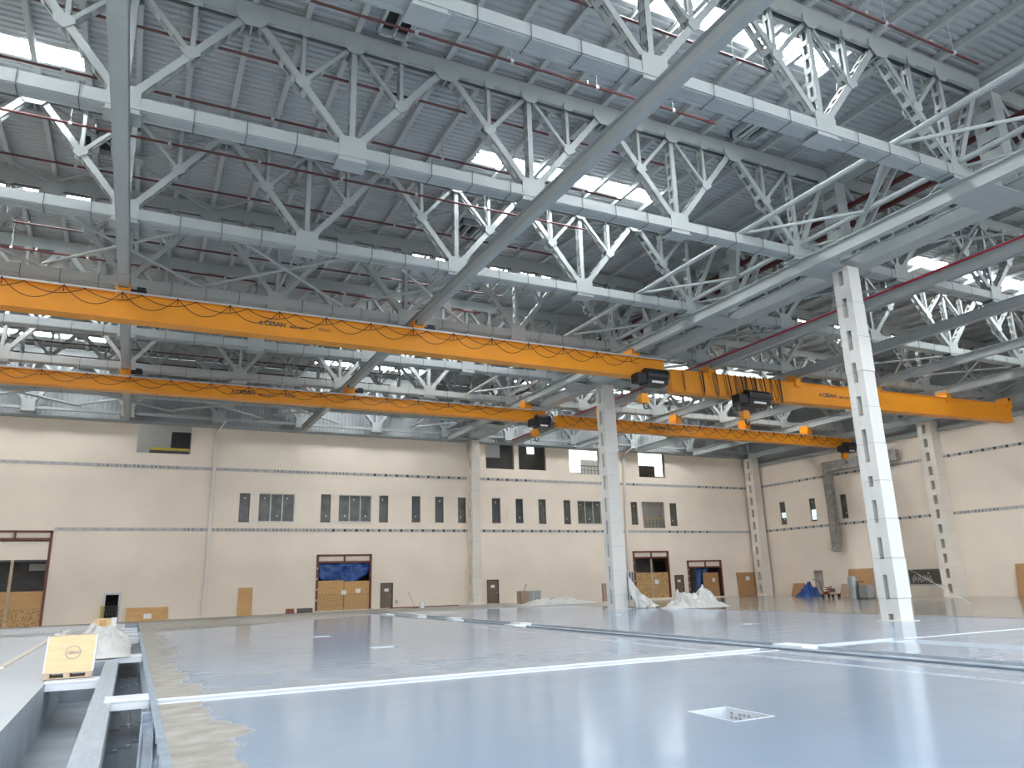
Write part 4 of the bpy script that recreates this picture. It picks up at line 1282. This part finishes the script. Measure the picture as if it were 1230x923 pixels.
t = thing('brown_cabinet', 'brown panel standing beside the foot of the middle column', 'panel', (onY(728, 718, 60).x, 60, 0)); MB().box(-.35, .35, -.1, .1, 0, 1.6).build('panel', 'corner_tan', t)
t = thing('upright_bin', 'dark ribbed sheet standing behind the dust sheet at the middle column', 'panel', (onY(755, 705, 60).x, 60, 0))
MB().box(-.6, .6, -.1, .1, 0, 2.6).build('sheet', 'steel_dark', t)
for k in range(4): MB().box(-.5 + k * .3, -.42 + k * .3, -.14, -.1, .1, 2.5).build('rib', 'frame_dark', t)
# skirting clutter along the far wall
t = thing('bucket', 'white bucket on the floor before the far wall, mop beside it', 'bucket', (onY(507, 733, 64).x, 64, 0)); MB().tube([(0, 0, 0), (0, 0, .5)], [.2, .25], 12).build('body', 'white_paint', t); MB().tube([(-.25, 0, .45), (0, 0, .62), (.25, 0, .45)], .015, 5).build('handle', 'alu', t)
t = thing('mop', 'thin mop pole leaning over beside the white bucket', 'mop', (onY(503, 733, 64).x - .45, 64, 0)); MB().tube([(.15, 0, .05), (-.4, .3, 1.35)], .025, 6).build('pole', 'wood_pale', t); MB().box(.0, .3, -.08, .08, 0, .07).build('head', 'stone_dark', t)
t = thing('skirting_pipe', 'thin red brown pipe lying along the foot of the far wall by the bucket', 'pipe', (onY(511, 733, 66).x, 66, 0)); MB().tube([(-3.3, 0, .05), (3.2, 0, .05)], .05, 6).build('pipe', 'brick_red', t)
t = thing('socket_box', 'small grey socket box low on the far wall beside the brown door', 'socket', (onY(476, 728, YW).x, YW - .04, .35)); MB().box(-.12, .12, 0, .04, 0, .3).build('box', 'drum_grey', t)
for i, (u, m, lab) in enumerate(((348, 'brick_red', 'small red brick pile at the foot of the far wall'), (366, 'stone_dark', 'dark stone block beside the red frame of the tarpaulin gate'))):
    t = thing('block', lab, 'block', (onY(u, 738, 66).x, 66, -.1)); MB().box(-.3 - .3 * i, .3 + .3 * i, -.2, .2, 0, .42).build('block', m, t); MB().box(-.2, .3, -.35, -.2, 0, .2).build('chip', m, t)

# ------------------------------------------------------------------ things along the right wall
t = thing('air_duct', 'galvanised air duct running along the right wall and turning down', 'duct', (XR - .5, 0, 0))
pa = onX(990, 560, XR - .9); pb = onX(1001, 658, XR - .9)
dy = .40
zt_ = onX(987, 556, XR - .9).z
mb = MB(); mb.box(-.4, .2, pa.y - dy, pa.y + dy, pb.z + .3, zt_); mb.build('down_pipe', 'galvanised', t)
mb = MB(); mb.box(-.4, .2, pa.y - 8.5, pa.y - dy, zt_ - 1.05, zt_); mb.build('top_run', 'galvanised', t)
mb = MB(); mb.hexa([(-.4, pa.y - dy, pb.z + .3), (.2, pa.y - dy, pb.z + .3), (.2, pa.y + dy, pb.z + .3), (-.4, pa.y + dy, pb.z + .3), (-.6, pa.y - dy, pb.z - .3), (.0, pa.y - dy, pb.z - .45), (.0, pa.y + dy, pb.z - .45), (-.6, pa.y + dy, pb.z - .3)]); mb.build('outlet', 'galvanised', t)
for k in range(6): 
    z_ = pb.z + .5 + k * (zt_ - pb.z - .8) / 5; MB().box(-.44, .22, pa.y - dy - .04, pa.y + dy + .04, z_, z_ + .05).build('flange', 'galvanised', t)
ZF = -.33
def sheet_r(name, label, l, t_, r, b_, m, x=XR, lean=.3, cat='board'):
    q = rectX(l, t_, r, b_, x - lean)
    o = MB(); o.hexa([(x - lean - .3, q[0], ZF), (x - lean - .25, q[0], ZF), (x - lean - .25, q[1], ZF), (x - lean - .3, q[1], ZF), (x - .06, q[0], q[3]), (x - .01, q[0], q[3]), (x - .01, q[1], q[3]), (x - .06, q[1], q[3])])
    return tag(o.build(name, m), label, cat)
sheet_r('hardboard_sheet', 'low brown sheet leaning on the right wall behind the blue bundle', 952, 701, 966, 716, 'hardboard')
sheet_r('hardboard_sheet', 'large brown sheet leaning on the right wall behind the grey drum', 1019.5, 683.5, 1049, 717, 'hardboard', lean=.25)
sheet_r('hardboard_sheet', 'low reddish sheet leaning beside the grey drum', 1010, 702, 1020.5, 717, 'corner_tan', x=64.4, lean=.3)
sheet_r('plywood_sheet', 'tall brown sheet on the right wall at the edge of the picture', 1222, 677, 1250, 717, 'hardboard', lean=.15)
p = onX(970, 714, 63.2)
heap('tarp_bundle', 'blue tarpaulin bundle on the floor near the right wall', 'tarpaulin', 62.4, 64.4, p.y - 1.0, p.y + 1.0, ZF, 1.75, 'tarp_blue', 4.4, 24, 20, .5, peak=lambda u, v: .5 + .7 * math.exp(-((v - .4) / .3) ** 2))
p = onX(997, 718, 60.5)
t = thing('tool_cart', 'cluttered hand cart with hoses and tools before the right wall', 'cart', (60.5, p.y, ZF))
MB().box(-.5, .5, -.9, .7, .28, .36).build('deck', 'brick_red', t)
for a_ in ((-.4, -.7), (.4, -.7), (-.4, .5), (.4, .5)):
    w = MB(); w.tube([(a_[0], a_[1], .16), (a_[0] + .08, a_[1], .16)], .16, 10); w.build('wheel', 'black', t)
MB().tube([(0, .7, .36), (0, 1.1, 1.6), (0, 1.9, 1.75)], .035, 6).build('handle', 'frame_dark', t)
MB().tube([(-.3 + .25 * math.cos(k * .7), -.2 + .4 * math.sin(k * .7), .5 + k * .02) for k in range(28)], .04, 6).build('hose', 'brick_red', t)
for i, q in enumerate(((-.3, -.7, .5), (.1, -.3, .85), (-.2, .2, .6), (.2, .5, 1.0))): MB().box(q[0] - .15, q[0] + .15, q[1] - .18, q[1] + .18, .36, q[2]).build('tool_box', ('wood_pale', 'stone_dark', 'brick_red', 'paper')[i], t)
p = onX(1027, 719, 58.5)
t = thing('drum', 'grey metal drum standing before the right wall', 'drum', (58.5, p.y, ZF)); MB().tube([(0, 0, 0), (0, 0, .6), (0, 0, .62), (0, 0, 1.25), (0, 0, 1.27), (0, 0, 1.9)], [.42, .42, .45, .42, .45, .42], 14).build('body', 'drum_grey', t); MB().tube([(0, 0, 1.9), (0, 0, 1.98)], [.38, .2], 12).build('lid', 'alu', t)
p = onX(1038, 719, 58.5)
t = thing('pump_unit', 'grey boxy pump unit with pipes right beside the drum', 'machine', (58.5, p.y - .25, ZF)); MB().box(-.4, .4, -.5, .5, .12, 1.2).build('housing', 'drum_grey', t); MB().tube([(-.45, .4, .1), (-.45, .4, 1.5), (-.45, -.3, 1.5)], .06, 6).build('pipe', 'frame_dark', t); MB().box(-.45, .45, -.6, .6, 0, .12).build('skid', 'stone_dark', t)
p = onZ(985, 716, ZF)
# thin rope running from the wall column to the floor
p0 = onX(1141, 700, 62); p1 = onZ(1165, 725, ZF)
t = thing('rope', 'thin pale rope stretched from the right wall down to the floor', 'rope', p1[:]); MB().tube([(0, 0, .02), tuple(onX(1088, 682, XR - .1) - p1)], .02, 5).build('rope', 'paper', t)
bpy.context.view_layer.update()
